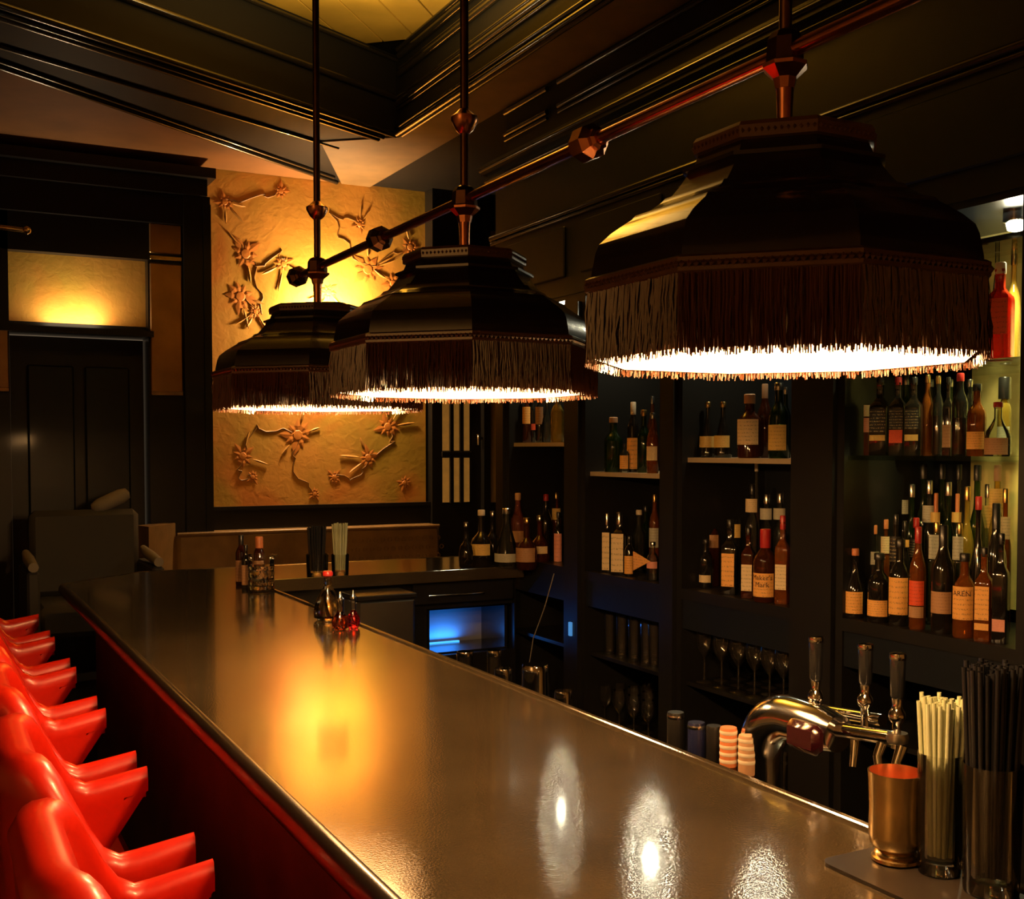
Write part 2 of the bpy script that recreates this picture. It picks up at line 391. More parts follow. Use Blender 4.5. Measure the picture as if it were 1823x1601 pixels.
# header, pilaster and the door bay at the far end
hd = struct('trim_12', MB().box(-2.6, 1.62, 6.96, WY, 3.30, 3.36).box(-2.6, 1.58, 7.02, WY, 3.20, 3.30).box(-2.6, 1.56, 7.06, WY, 3.02, 3.20), M_BLACK)
pil = struct('trim_13', MB().box(1.44, 1.60, 7.04, WY, 0, 3.20).box(1.555, 1.60, 7.02, 7.05, 0, 3.15), M_BLACK)
struct('trim_moulding', MB().strip((1.57, 7.03, 0), (1.57, 7.03, 3.15), ROUND(.014)), M_TRIM, pil, 60)
pl2 = struct('trim_14', MB().box(1.235, 1.44, 7.10, WY, 0, 3.20).box(.20, .46, 7.10, WY, 0, 3.2), M_BLACK)
struct('bronze_panel', MB().box(1.245, 1.435, 7.085, 7.10, 2.0, 2.78, .006), M_BRONZE, pl2)
struct('bronze_panel', MB().box(1.245, 1.435, 7.085, 7.10, 2.84, 3.02, .006), M_BRONZE, pl2)
struct('bronze_panel', MB().box(.21, .455, 7.085, 7.10, 2.0, 2.36, .006), M_BRONZE, pl2)
struct('wall_panel', MB().box(.42, 1.235, WY - .012, WY, 2.40, 2.80), M_PAPER, wb)
struct('trim_15', MB().box(.40, 1.26, 7.06, WY, 2.33, 2.365).box(.42, 1.235, 7.10, WY, 2.80, 3.02), M_BLACK)
for x0, x1 in ((1.245, 1.435), (.21, .455)): struct('edge_glow_strip', MB().box(x0, x1, 7.078, 7.09, 1.98, 2.005, .003), M_BRASS, pl2)  # strips added to imitate the orange glow along the panel edges
struct('edge_glow_strip', MB().box(1.245, 1.435, 7.078, 7.09, 2.80, 2.825, .003), M_BRASS, pl2)  # another imitated glow edge, under the upper panel
dr = struct('door_1', MB().box(.47, 1.225, 7.24, 7.28, .01, 2.32), M_BLACK)
for z0, z1 in ((.2, .95), (1.1, 2.15)):
    for x0, x1 in ((.56, .82), (.88, 1.14)): struct('door_panel', MB().box(x0, x1, 7.215, 7.24, z0, z1, .01), M_NAVY, dr)
struct('door_handle', MB().tube([(1.17, 7.23, 1.05), (1.17, 7.19, 1.05), (1.08, 7.19, 1.05)], .010), M_BRASS, dr, 60)
# glazed door to the right of the paper
wd = struct('door_2', MB(). box(3.12, 3.19, 7.12, WY, 0, 2.12).box(3.42, 3.49, 7.12, WY, 0, 2.12).box(3.19, 3.42, 7.12, WY, 0, 1.27).box(3.19, 3.42, 7.12, WY, 2.02, 2.12), M_BLACK)
pw = (3.42 - 3.19) / 3
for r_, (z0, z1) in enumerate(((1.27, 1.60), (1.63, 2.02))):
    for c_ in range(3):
        struct('pane', MB().box(3.19 + pw * c_ + .012, 3.19 + pw * (c_ + 1) - .012, 7.128, 7.134, z0 + .01, z1 - .01), M_GLOWPANE, wd)
for c_ in range(1, 3): struct('glazing_bar', MB().box(3.19 + pw * c_ - .016, 3.19 + pw * c_ + .016, 7.112, WY, 1.27, 2.02, .004), M_TRIM, wd)
struct('glazing_bar', MB().box(3.19, 3.42, 7.110, WY, 1.595, 1.635, .004), M_TRIM, wd)
struct('door_handle', MB().tube([(3.455, 7.12, 1.75), (3.455, 7.08, 1.75), (3.455, 7.08, 1.68)], .009), M_CHROME, wd, 60)
struct('trim_16', MB().box(3.49, 3.54, 7.06, WY, 0, 3.42).box(3.66, 3.78, 7.02, WY, 0, 3.42), M_BLACK)
struct('wall_panel', MB().box(3.55, 3.65, WY - .02, WY, 1.1, 3.2), M_CREAMW, wb)
struct('trim_17', MB().box(3.10, 3.49, 7.10, WY, 2.16, 2.22).box(3.10, 3.35, 7.06, WY, 2.22, 3.42), M_BLACK)

# sconce behind the lamps that throws the glow onto the paper
sc = thing('wall_sconce', 'brass wall sconce glowing on the golden flowered wallpaper behind the far lampshade', 'wall lamp', (2.38, WY - .012, 2.48))
MB().lathe([(.05, 0), (.045, .015), (.02, .02)], 16).build('back_plate', M_BRASS, sc).rotation_euler = (pi / 2, 0, 0)
MB().tube([(0, -.01, -.10), (0, -.06, -.11), (0, -.13, -.09), (0, -.13, -.06)], .007).build('arm', M_BRASS, sc, 60)
MB().lathe([(.012, -.06), (.026, -.03), (.028, .0), (.014, .03), (0, .035)], 14, (0, -.13, 0)).build('bulb', M_BULB, sc, 60)
MB().lathe([(.105, -.12), (.105, .12)], 20, (0, -.11, 0), a0=pi * .98, a1=pi * 2.02).lathe([(.102, .12), (.102, -.12)], 20, (0, -.11, 0), a0=pi * .98, a1=pi * 2.02).build('half_shade', M_BRASS, sc, 60)  # unseen room-side shield, added so the glow stays on the wall

# ================================================================== BACK BAR
BX = 2.50; BZ = 1.13
BAYS = [(1.958, 2.577), (2.816, 3.406), (3.551, 4.096), (4.271, 4.796)]
PILS = [(1.70, 1.958), (2.577, 2.816), (3.406, 3.551), (4.096, 4.271), (4.796, 4.93)]
bb = thing('back_bar', 'tall blue-black panelled back bar with pillars, shelves and cornice along the side wall', 'back bar', (BX, 1.70, 0))
L = lambda mb: MB().add([(x - BX, y - 1.70, z) for x, y, z in mb.v], mb.f)
def bpart(name, mb, m=M_NAVY, smooth=0, parent=None): return L(mb).build(name, m, parent or bb, smooth)
bpart('back_panel', MB().box(2.90, 2.94, 1.70, 4.93, 0, 3.0))
for y0, y1 in PILS:
    p = bpart('pillar', MB().box(2.505, 2.90, y0, y1, 0, 2.32).box(2.485, 2.51, y0 + .03, y1 - .03, .12, 2.28), M_BLACK)
    mb = MB()
    for yy in (y0 + .006, y0 + .034, y1 - .034, y1 - .006): mb.strip((2.494, yy, .05), (2.494, yy, 2.32), ROUND(.009, 6))
    bpart('beading', mb, M_TRIM, 60, p)
bpart('frieze', MB().box(2.50, 2.90, 1.70, 4.93, 2.32, 3.0))
for y0, y1 in BAYS: bpart('frieze_panel', MB().box(2.488, 2.50, y0 - .02, y1 + .02, 2.40, 2.62, .005), M_NAVY)
bpart('cornice', MB().box(2.44, 2.90, 1.66, 4.97, 2.98, 3.03).box(2.47, 2.90, 1.68, 4.95, 2.93, 2.98), M_BLACK)
mb = MB()
for zz, xx, r_ in ((3.005, 2.438, .012), (2.955, 2.467, .010), (2.68, 2.495, .014), (2.655, 2.497, .009)): mb.strip((xx, 1.66, zz), (xx, 4.97, zz), ROUND(r_))
bpart('cornice_bead', mb, M_TRIM, 60)
bpart('upper_frieze', MB().box(2.70, 2.90, 1.70, 5.2, 3.03, 3.41), M_COFFER)
mb = MB()
for zz, r_ in ((3.27, .014), (3.24, .009), (3.38, .014)): mb.strip((2.692, 1.7, zz), (2.692, 4.65, zz), ROUND(r_)).strip((2.692, 4.76, zz), (2.692, 5.2, zz), ROUND(r_))
bpart('frieze_bead', mb, M_TRIM, 60)
mb = MB()
SHZ = [1.631, 1.619, 1.554, 1.681]
for i, (y0, y1) in enumerate(BAYS):
    bpart('bay_counter', MB().box(2.505, 2.90, y0, y1, 1.09, BZ), M_BLACK)
    bpart('bay_fascia', MB().box(2.512, 2.53, y0, y1, .98, 1.09), M_NAVY)
    zs = SHZ[i]
    if i == 0:
        bpart('glass_shelf', MB().box(2.52, 2.89, y0, y1, zs - .014, zs), G_SHELF)
        bpart('glass_shelf', MB().box(2.52, 2.89, y0, y1, 1.876, 1.89), G_SHELF)
        bpart('backlit_panel', MB().box(2.885, 2.90, y0 + .02, y1 - .15, 1.17, 2.30), M_BACKLIT)
        bpart('shelf', MB().box(2.53, 2.89, y0, y1, 2.20, 2.215), G_SHELF)
    else:
        bpart('shelf', MB().box(2.53, 2.89, y0, y1, zs - .018, zs), M_SHELFEDGE)
    bpart('lower_shelf', MB().box(2.53, 2.89, y0, y1, .765, .78), M_BLACK)
    bpart('lower_shelf', MB().box(2.53, 2.89, y0, y1, .445, .46), M_BLACK)
    bpart('bay_ceiling', MB().box(2.505, 2.89, y0, y1, 2.30, 2.32), M_NAVY)
for i, (y0, y1) in enumerate(BAYS):
    yc = 2.10 if i == 0 else (y0 + y1) / 2
    xl = 2.66
    s_ = MB().lathe([(.034, .028), (.034, .0), (.026, -.004)], 16, (xl, yc, 2.272))
    f_ = bpart('downlight', s_, M_CHROME, 60)
    bpart('lamp', MB().lathe([(0, -.030), (.022, -.022), (.026, -.004)], 14, (xl, yc, 2.272)), M_SPOTLAMP, 60, f_)
    light('bay_light', 'SPOT', (xl, yc, 2.215), BRIGHT_BAY_W if i == 0 else BAY_W, (1.0, .86, .50), .02, spot=2.3)
bpart('blue_reflection', MB().box(2.474, 2.486, 4.165, 4.185, .84, .90, .002), mat('blue_reflection_glow', (0, .1, .3), .4, emit=(.10, .35, .8), es=.5))  # blue reflection on the pillar, imitated by a small glowing box

# ================================================================== BAR COUNTER (L-shaped)
BT = 1.10
bc = thing('bar_counter', 'long L-shaped bar counter with a glossy bronze-coloured top and dark rounded edge', 'bar counter', (.5, -.6, 0))
LB = lambda mb: MB().add([(x - .5, y + .6, z) for x, y, z in mb.v], mb.f)
def bcp(name, mb, m, smooth=0): return LB(mb).build(name, m, bc, smooth)
outline = [(.51, -.6), (1.20, -.6), (1.20, 4.63), (2.49, 4.63), (2.49, 4.94), (2.86, 4.94), (2.86, 5.22), (.86, 5.22), (.51, 4.90)]
bcp('counter_top', MB().prism(outline, BT - .045, BT), M_ZINC)
e = MB()
for a, b in (((.505, -.6), (.505, 4.90)), ((.505, 4.90), (.86, 5.225)), ((.86, 5.225), (2.86, 5.225))):
    e.strip((*a, BT - .024), (*b, BT - .024), [(x * .8, y) for x, y in ROUND(.026, 12)])
bcp('rounded_edge', e, M_EDGE, 60)
bcp('edge_rail', MB().box(1.20, 1.213, -.6, 4.62, BT - .05, BT + .006, .002).box(1.213, 2.49, 4.617, 4.63, BT - .05, BT + .004, .002), M_ZINC)
bcp('edge_bead', MB().strip((1.222, -.6, BT - .012), (1.222, 4.6, BT - .012), ROUND(.008)), M_EDGE, 60)
bcp('front_panel', MB().box(.62, .66, -.6, 4.85, 0, BT - .045), M_BARWOOD)
bcp('inner_panel', MB().box(1.15, 1.19, -.6, 5.10, 0, BT - .045).box(.66, 1.15, 5.06, 5.10, 0, BT - .045), M_BLACK)
bcp('kick_rail', MB().tube([(.52, -.6, .2), (.52, 4.8, .2)], .02), M_BRASS, 60)
bcp('return_panel', MB().box(1.19, 2.03, 4.70, 4.74, 0, BT - .045).box(2.482, 2.49, 4.70, 4.74, 0, BT - .045).box(2.03, 2.482, 4.70, 4.74, .92, BT - .045).box(2.03, 2.482, 4.70, 4.74, 0, .70), M_BLACK)
bcp('drawer_front', MB().box(1.95, 2.46, 4.665, 4.70, .945, 1.045, .004), M_BLACK)
bcp('drawer_rail', MB().tube([(2.02, 4.655, .985), (2.30, 4.655, .985)], .006), M_CHROME, 60)
# blue-lit cooler set into the return
ck = thing('bottle_cooler', 'small under-counter bottle cooler glowing blue inside at the corner of the bar', 'cooler', (2.26, 4.90, .70))
MB().box(-.21, .21, -.15, .16, 0, .006).box(-.21, -.195, -.15, .14, .006, .21).box(.195, .21, -.15, .14, .006, .21).box(-.21, .21, -.15, .14, .205, .215).build('cabinet', M_PLASTIC, ck, 0)
MB().box(-.195, .195, .10, .14, .006, .205).build('back_panel', mat('cooler_back', (.20, .21, .22), .6), ck, 0)
MB().box(-.10, .06, .07, .085, .006, .012).build('light_strip', M_BLUELED, ck, 0)
# bin beside it
bn = thing('ice_bin', 'grey steel bin standing against the inside of the bar corner behind the flask', 'bin', (1.72, 4.50, 0))
MB().box(-.13, .13, -.1, .1, 0, 1.02, .012).build('body', M_STEEL, bn, 30)
MB().box(-.135, .135, -.105, .105, 1.02, 1.04, .004).build('lid', M_BLACK, bn, 30)
# work counter behind the bar
wc = thing('work_counter', 'low steel work counter running along the back of the bar', 'counter', (1.40, 2.5, 0))
MB().box(-.165, .165, -2.4, 2.0, .84, .88, .006).build('worktop', M_STEEL, wc, 0)
MB().box(-.15, .14, -2.4, 2.0, .10, .84).build('base', M_BLACK, wc, 0)

# ================================================================== LAMPS
LX, LZ = .90, 1.748
hub_y = [1.028, 1.902, 2.777]; lamp_rot = [radians(22.5)] * 3
def make_lamp():
    t = thing('pendant_lamp', 'x', 'lamp', (LX, hub_y[0], LZ), 'fringed bar lamps hanging over the counter')
    sh = [(.258, .108), (.257, .122), (.252, .148), (.247, .160), (.232, .174), (.212, .188), (.204, .193), (.199, .199), (.180, .206), (.165, .216), (.160, .222), (.152, .224), (.142, .236), (.134, .247),
          (.130, .254), (.137, .256), (.137, .261), (.122, .264), (.117, .276), (.114, .283)]
    sq = lambda z: .093 + (z - .108) * .875
    sh = [(r, sq(z)) for r, z in sh]
    MB().lathe(sh, 8, capb=False).build('shade', M_SHADE, t, 20)
    MB().lathe([(.253, .090), (.245, .122), (.222, .148), (.145, .191), (.11, .231)], 8, capb=False, capt=False).build('lining', M_LINING, t, 20)
    r8 = [(.260, .080), (.266, .083), (.266, .087), (.262, .090), (.266, .093), (.266, .097), (.260, .100)]
    br = MB().lathe(r8, 8, capb=False, capt=False)
    for k in range(8):
        a0, a1 = 2 * pi * k / 8, 2 * pi * (k + 1) / 8
        for q in range(24):
            s_ = (q + .5) / 24; x = .266 * (cos(a0) * (1 - s_) + cos(a1) * s_); y = .266 * (sin(a0) * (1 - s_) + sin(a1) * s_)
            br.lathe([(0, -.0042), (.0042, 0), (0, .0042)], 4, (x, y, .090))
    br.build('braid', M_BRAID, t, 20)
    cr = MB().lathe([(.114, .242), (.122, .244), (.123, .257), (.119, .262), (.111, .263)], 8)
    for k in range(8):
        a0, a1 = 2 * pi * k / 8, 2 * pi * (k + 1) / 8
        for q in range(12):
            s_ = (q + .5) / 12; x = .123 * (cos(a0) * (1 - s_) + cos(a1) * s_); y = .123 * (sin(a0) * (1 - s_) + sin(a1) * s_)
            cr.lathe([(0, -.003), (.003, 0), (0, .003)], 4, (x, y, .251))
    cr.build('crown', M_BRAID, t, 20)
    fr = MB()
    for k in range(8):
        a0, a1 = 2 * pi * k / 8, 2 * pi * (k + 1) / 8
        p0 = Vector((cos(a0), sin(a0), 0)); p1 = Vector((cos(a1), sin(a1), 0)); nn = ((p0 + p1) / 2).normalized(); tt = (p1 - p0).normalized()
        for lay in range(3):
            for q in range(80):
                s_ = (q + random.random()) / 80; R = .262 - lay * .003 + random.uniform(-.001, .001)
                c0 = (p0 * (1 - s_) + p1 * s_) * R; w = random.uniform(.0011, .0020); zb = random.uniform(-.004, .006)
                sw = [random.uniform(-.002, .002) for _ in range(3)]; bo = [random.uniform(-.0035, .0035) for _ in range(3)]
                v = []
                for j, z in enumerate((.086, .058, .030, zb)):
                    c = c0 + tt * (sw[j - 1] if j else 0) + nn * ((bo[j - 1] if j else 0) + .0015 * j)
                    ww = w * (1 - .15 * j)
                    v += [(*(c - tt * ww).xy, z), (*(c + nn * ww * .9).xy, z), (*(c + tt * ww).xy, z)]
                fr.add(v, [(j * 3 + i, j * 3 + i + 1, j * 3 + i + 4, j * 3 + i + 3) for j in range(3) for i in range(2)])
    f_ = fr.build('fringe', M_FRINGE, t, 60); tag(f_, kind='stuff')
    MB().lathe([(.2525, .006), (.2535, .091)], 8, capb=False, capt=False).build('fringe_tape', M_LINING, t, 0)
    MB().lathe([(.010, .263), (.0105, .30), (.0125, .336)], 12).build('stem', M_COPPER, t, 40)
    MB().lathe([(.013, .322), (.016, .334), (.030, .346), (.031, .350)], 8).build('flared_cup', M_COPPER, t, 20)
    MB().lathe([(.024, .350), (.026, .353), (.024, .378), (.019, .386), (.010, .390)], 8).build('hub', M_DARKCOP, t, 20)
    MB().lathe([(.0085, .39), (.0085, 2.15)], 10).build('rod', M_DARKCOP, t, 40)
    MB().lathe([(.010, .485), (.018, .492), (.027, .508), (.027, .516), (.018, .522), (.010, .530)], 10).build('collar', M_COPPER, t, 40)
    so = MB().lathe([(.018, .242), (.018, .16), (.024, .14), (.020, .12)], 12).build('socket', M_BRASS, t, 40)
    MB().lathe([(.016, .12), (.034, .085), (.038, .065), (.028, .042), (0, .032)], 14).build('bulb', M_BULB, so, 60)
    return t
lamp = make_lamp(); lamps = [lamp, copy_tree(lamp), copy_tree(lamp)]
for o, y, rz, sc_, lb in zip(lamps, hub_y, lamp_rot, (.885, .94, 1.0), ('largest fringed octagonal lampshade nearest the beer taps, hanging from a copper pipe', 'dark octagonal fringed lampshade in the middle of the three over the bar',
                                                'farthest fringed octagonal lampshade, hanging before the glowing flowered wall')):
    o.location = (LX, y, LZ); o.rotation_euler = (0, 0, rz); o['label'] = lb; o.scale = (sc_, sc_, 1)
    light('lamp_light', 'POINT', (LX, y, LZ + .022), LAMP_W, WARM, .035)
pr = thing('copper_pipe', 'long copper pipe with faceted nuts that links the three fringed lamps', 'pipe', (LX, .2, LZ + .364))
segs = [.18, .555, hub_y[0], (hub_y[0] + hub_y[1]) / 2, hub_y[1], (hub_y[1] + hub_y[2]) / 2, hub_y[2], hub_y[2] + .17]
MB().tube([(0, .0, 0), (0, segs[-1] - .2, 0)], .0095, 14).build('tube', M_COPPER, pr, 60)
def nut(y):
    mb = MB().lathe([(.012, -.036), (.017, -.032), (.017, -.024), (.027, -.014), (.027, .014), (.017, .024), (.017, .032), (.012, .036)], 8)
    mb.v = [(x, z + y, w) for x, w, z in mb.v]
    return mb
for y in (segs[1], segs[3], segs[5], segs[7]): nut(y - .2).build('nut', M_DARKCOP if y > 2 else M_COPPER, pr, 20)

# ================================================================== STOOLS
def make_stool():
    t = thing('bar_stool', 'x', 'bar stool', (.30, 0, 0), 'red bar stools along the counter')
    # centre line of the tub, seen from above: local x towards the bar
    hw, x0, xt, R = .235, -.165, .115, .13
    cl_ = []
    for i in range(7): cl_.append((xt + (x0 + R - xt) * i / 6, -hw))
    for i in range(1, 8): a = pi * 1.5 - (pi / 2) * i / 8; cl_.append((x0 + R + R * cos(a), -hw + R + R * sin(a)))
    for i in range(9): cl_.append((x0, -hw + R + (2 * hw - 2 * R) * i / 8))
    for i in range(1, 8): a = pi - (pi / 2) * i / 8; cl_.append((x0 + R + R * cos(a), hw - R + R * sin(a)))
    for i in range(7): cl_.append((x0 + R + (xt - x0 - R) * i / 6, hw))
    v = []; n = len(cl_); K = 12
    for i, (x, y) in enumerate(cl_):
        p0 = Vector(cl_[max(0, i - 1)]); p1 = Vector(cl_[min(n - 1, i + 1)]); tg = (p1 - p0).normalized(); out = Vector((-tg.y, tg.x))
        if out.dot(Vector((x + .02, y))) < 0: out = -out
        s_ = min(1, max(0, (x + .01) / -.14)); s_ = s_ * s_ * (3 - 2 * s_)
        top = .955 + .175 * s_ + .018 * max(0, x) / .115
        e_ = max(0, (x + .10) / (xt + .10)); bot = .64 + .285 * e_ ** 1.1
        th = .022 + .012 * s_; th *= 1 - .35 * max(0, x / xt)
        prof = [(-th * .8, bot), (-th, bot + .03), (-th * .9, (top + bot) / 2), (-th * 1.05, top - .05), (-th * 1.1, top - .025), (-th * .6, top - .003),
                (0, top), (th * .7, top - .006), (th * 1.1, top - .03), (th * .9, top - .07), (th * .55, (top + bot) / 2), (th * .3, bot)]
        for o_, z in prof: v.append((x + out.x * o_, y + out.y * o_, z))
    f = [(i * K + k, i * K + (k + 1) % K, i * K + K + (k + 1) % K, i * K + K + k) for i in range(n - 1) for k in range(K)]
    f += [tuple(range(K)), tuple((n - 1) * K + k for k in range(K))]
    MB().add(v, f).build('tub_back', M_RED, t, 75)
    MB().box(-.15, .12, -.19, .19, .655, .72, .02).build('seat', M_RED, t, 40)
    MB().lathe([(.15, .60), (.16, .655)], 16).build('seat_base', M_LEG, t, 30)
    for sx in (-1, 1):
        for sy in (-1, 1): MB().tube([(sx * .10, sy * .12, .60), (sx * .15, sy * .18, .0)], [.018, .013], 8).build('leg', M_LEG, t, 60)
    MB().tube([(.135 * a, .16 * b, .22) for a, b in ((-1, -1), (1, -1), (1, 1), (-1, 1), (-1, -1))], .009, 8).build('foot_rail', M_BRASS, t, 60)
    return t
st0 = make_stool()
ords = ['red vinyl tub bar stool nearest the camera, its broad back at the picture edge', 'second red vinyl bar stool from the near end of the row', 'third red vinyl bar stool from the near end of the row',
        'fourth red vinyl bar stool from the near end of the row', 'fifth red vinyl bar stool from the near end of the row', 'sixth and last red vinyl bar stool, by the far corner of the bar']
for i, (y, lb) in enumerate(zip((1.62, 2.235, 2.845, 3.48, 4.115, 4.745), ords)):
    o = st0 if i == 0 else copy_tree(st0)
    o.location = (.30, y, 0); o['label'] = lb

# ================================================================== BANQUETTE and dark seats
bq = thing('banquette', 'long tan leather banquette with studded back under the flowered wallpaper', 'bench', (2.2, 6.9, 0))
BQ = lambda mb: MB().add([(x - 2.2, y - 6.9, z) for x, y, z in mb.v], mb.f)
BQ(MB().box(1.36, 3.12, 6.98, 7.15, .5, 1.14, .03)).build('back_rest', M_LEATHER, bq, 40)
BQ(MB().prism([(1.36, 6.99), (1.36, 7.14), (1.12, 6.90), (1.16, 6.74)], .5, 1.20)).build('wing', M_LEATHER, bq, 0)
BQ(MB().box(1.36, 3.12, 6.52, 6.98, .38, .52, .03)).build('seat', M_LEATHER, bq, 40)
BQ(MB().box(1.40, 3.08, 6.58, 7.12, 0, .38)).build('plinth', M_BLACK, bq, 0)
rg = MB()
for i in range(14):
    for j in range(3):
        x = 2.45 + .05 * i + (.025 if j % 2 else 0); z = .93 + .06 * j
        pts = [(x + .014 * cos(a), 6.977, z + .014 * sin(a)) for a in [2 * pi * k / 9 for k in range(10)]]
        rg.tube(pts, .003, 5, False)
tag(BQ(rg).build('embossed_rings', M_LEATHER, bq, 60), kind='stuff')
BQ(MB().tube([(1.37, 6.985, 1.13), (3.11, 6.985, 1.13)], .012)).build('piping', M_LEATHER, bq, 60)
struct('floor_platform', MB().box(-2.6, 1.10, 5.55, WY - .02, 0, .40), M_BLACK)
ac = thing('armchair', 'dark armchair with pale arm pads standing before the dark door at the far end', 'armchair', (.78, 6.25, .40))
MB().box(-.28, .28, -.25, .25, .30, .46, .03).build('seat', M_GREY, ac, 40)
MB().box(-.28, .28, .2, .3, .46, .92, .03).build('backrest', M_GREY, ac, 40)
for sx in (-1, 1):
    MB().box(sx * .30 - .03, sx * .30 + .03, -.25, .28, .0, .64, .012).build('side', M_GREY, ac, 30)
    MB().tube([(sx * .30, -.26, .665), (sx * .30, .0, .68), (sx * .30, .2, .70)], [.025, .03, .02], 10).build('arm_pad', M_PALE, ac, 60)
cu = thing('cushion', 'pale rolled cushion leaning on top of the dark armchair', 'cushion', Vector((onY(197, 912, 6.5).x, 6.5, 1.365)))
MB().lathe([(0, -.11), (.03, -.10), (.042, -.06), (.042, .06), (.03, .10), (0, .11)], 12).build('roll', M_PALE, cu, 60).rotation_euler = (0, radians(65), 0)

# ================================================================== BOTTLES
STYLE = {
    'round': [(.92, 0), (1, .02), (1, .55), (.94, .61), (.70, .67), (.46, .72), (.40, .76), (.38, .90), (.42, .905), (.42, .925)],
    'wine': [(.92, 0), (1, .02), (1, .56), (.9, .63), (.6, .71), (.42, .78), (.37, .84), (.36, .93)],
    'square': [(.94, 0), (1, .015), (1, .60), (.93, .645), (.55, .70), (.36, .74), (.34, .90), (.38, .91), (.38, .93)],
    'slim': [(.92, 0), (1, .02), (1, .64), (.8, .71), (.5, .77), (.42, .82), (.42, .93)],
    'squat': [(.80, 0), (.96, .05), (1, .2), (.97, .36), (.80, .48), (.45, .56), (.26, .61), (.24, .85), (.28, .86), (.28, .90)],
    'cone': [(.94, 0), (1, .03), (.97, .12), (.72, .42), (.40, .66), (.28, .74), (.27, .90), (.32, .91), (.32, .93)],
    'flask': [(.9, 0), (1, .03), (1, .36), (.86, .47), (.5, .60), (.30, .70), (.29, .88), (.33, .89), (.33, .92)],
}
placed = {}
def at_shelf(px, z, X, r, shelf, xmax=2.84):
    """first free spot for a base of radius r along the sight line through px, from depth X backwards"""
    x = X
    while True:
        P = onX(px, 800, x); P.z = z
        if all((P - q).xy.length > r + s_ + .001 for q, s_ in placed.get(shelf, [])) or x > xmax: break
        x += .004
    placed.setdefault(shelf, []).append((P, r)); return P
def bottle(name, label, P, h, r, style, glass, cap=M_BLACKCAP, lab=None, lm=None, group=None, rot=None, cap_h=.10, cat='bottle', liquid=None, lab2=None, wide=1.0, capr=None):
    """h height with cap; lab = (low, high) of the label as fractions of h; liquid = (fraction, material)"""
    t = thing(name, label, cat, P, group); sq = style == 'square'
    face = math.atan2(-P.y * .55 - 0, -P.x) if rot is None else rot
    p = 6.0 if sq else 2.0; n = 24 if sq else 18
    pr_ = [(a * r, b * h * (1 if b < .9 else 1)) for a, b in STYLE[style]]
    pr_ = [(a, min(b, h * (1 - cap_h * .35))) for a, b in pr_]
    off = pi / 4 * 0
    MB().lathe(pr_, n, p=p, rot=face, sy=wide).build('glass_body', glass, t, 35)
    cr = (capr or pr_[-1][0] * 1.12); top = h
    MB().lathe([(cr * .98, h * (1 - cap_h)), (cr, h * (1 - cap_h) + .002), (cr, top - .003), (cr * .85, top)], 14).build('cap', cap, t, 40)
    def band(nm, lo, hi, m, grow=.0008, ang=62):
        rr = r + grow
        a_ = radians(ang)
        return MB().lathe([(rr, lo * h), (rr, hi * h)], 10, p=p, rot=face, sy=wide, a0=-a_, a1=a_).build(nm, m, t, 60)
    lb = None
    if lab: lb = band('label', lab[0], lab[1], lm, ang=40 if sq else 62)
    if lab2: band('label', lab2[0], lab2[1], lab2[2], .0009, ang=40 if sq else 60)
    if liquid:
        k = [(a * .93, b) for a, b in pr_ if b <= liquid[0] * h]; k = [(k[0][0] * .95, .006)] + k[1:] + [(k[-1][0], liquid[0] * h)]
        MB().lathe(k, n, p=p, rot=face, sy=wide).build('liquid', liquid[1], t, 35)
    t['_r'] = r; t['_f'] = face
    return t, lb, face
def lettering(parent, text, size, rr, face, z, m=M_INK, rows=1):
    """flat print bent round a bottle of radius rr, centred on direction face"""
    c = bpy.data.curves.new('lettering', 'FONT'); c.body = text; c.size = size; c.align_x = 'CENTER'; c.resolution_u = 2
    tmp = bpy.data.objects.new('lettering_curve', c); me = bpy.data.meshes.new_from_object(tmp)
    bpy.data.objects.remove(tmp)
    for v in me.vertices:
        a = face + v.co.x / rr; zz = z + v.co.y; v.co = ((rr + .0006) * cos(a), (rr + .0006) * sin(a), zz)
    me.materials.clear(); me.materials.append(m)
    o = bpy.data.objects.new('lettering', me); COL.objects.link(o); o.parent = parent
    return o
def shelf_bottles(shelf, z, xfront, rows, group, place):
    """rows: px centre, top y, width px, depth row, style, glass, cap, label px (top, bottom) or None, label material, words[, extras]"""
    out = []
    for q in rows:
        px, top, w, X, style, glass, cap, lab, lm, txt = q[:10]; ex = dict(q[10]) if len(q) > 10 else {}
        P0 = onX(px, 900, X); r = w * mpp(P0) / 2 * 1.06 * (1 if style != 'square' else .95)
        P = at_shelf(px, z, X, r * (1.12 if style == 'square' else 1.0), shelf)
        k = mpp(P) * F; zt = CAMZ + (800 - top) / F * k
        h = max(zt - z, .10)
        if lab:
            lo = (CAMZ + (800 - lab[1]) / F * k - z) / h; hi = (CAMZ + (800 - lab[0]) / F * k - z) / h
            lab = (max(.03, lo), min(.97, hi))
            if lab[1] - lab[0] < .04: lab = None
        if 'l2' in ex:
            a, b, m = ex.pop('l2'); ex['lab2'] = (max(.02, (CAMZ + (800 - b) / F * k - z) / h), (CAMZ + (800 - a) / F * k - z) / h, m)
        text = ex.pop('text', None)
        t, lb, fc = bottle('bottle', txt + place, P, h, r, style, glass, cap, lab, lm, group, **ex)
        if text and lb:
            hl = (lab[1] - lab[0]) * h
            for i, tx in enumerate(text): lettering(lb, tx, hl * (.30 if len(text) > 1 else .22), r + .001, fc, lab[0] * h + hl * (.72 - .30 * i))
        out.append(t)
    return out
K_, R_, O_, GO, SI, WH, CO = M_BLACKCAP, M_REDCAP, M_ORANGECAP, M_GOLDCAP, M_SILVERCAP, M_WHITECAP, M_CORK
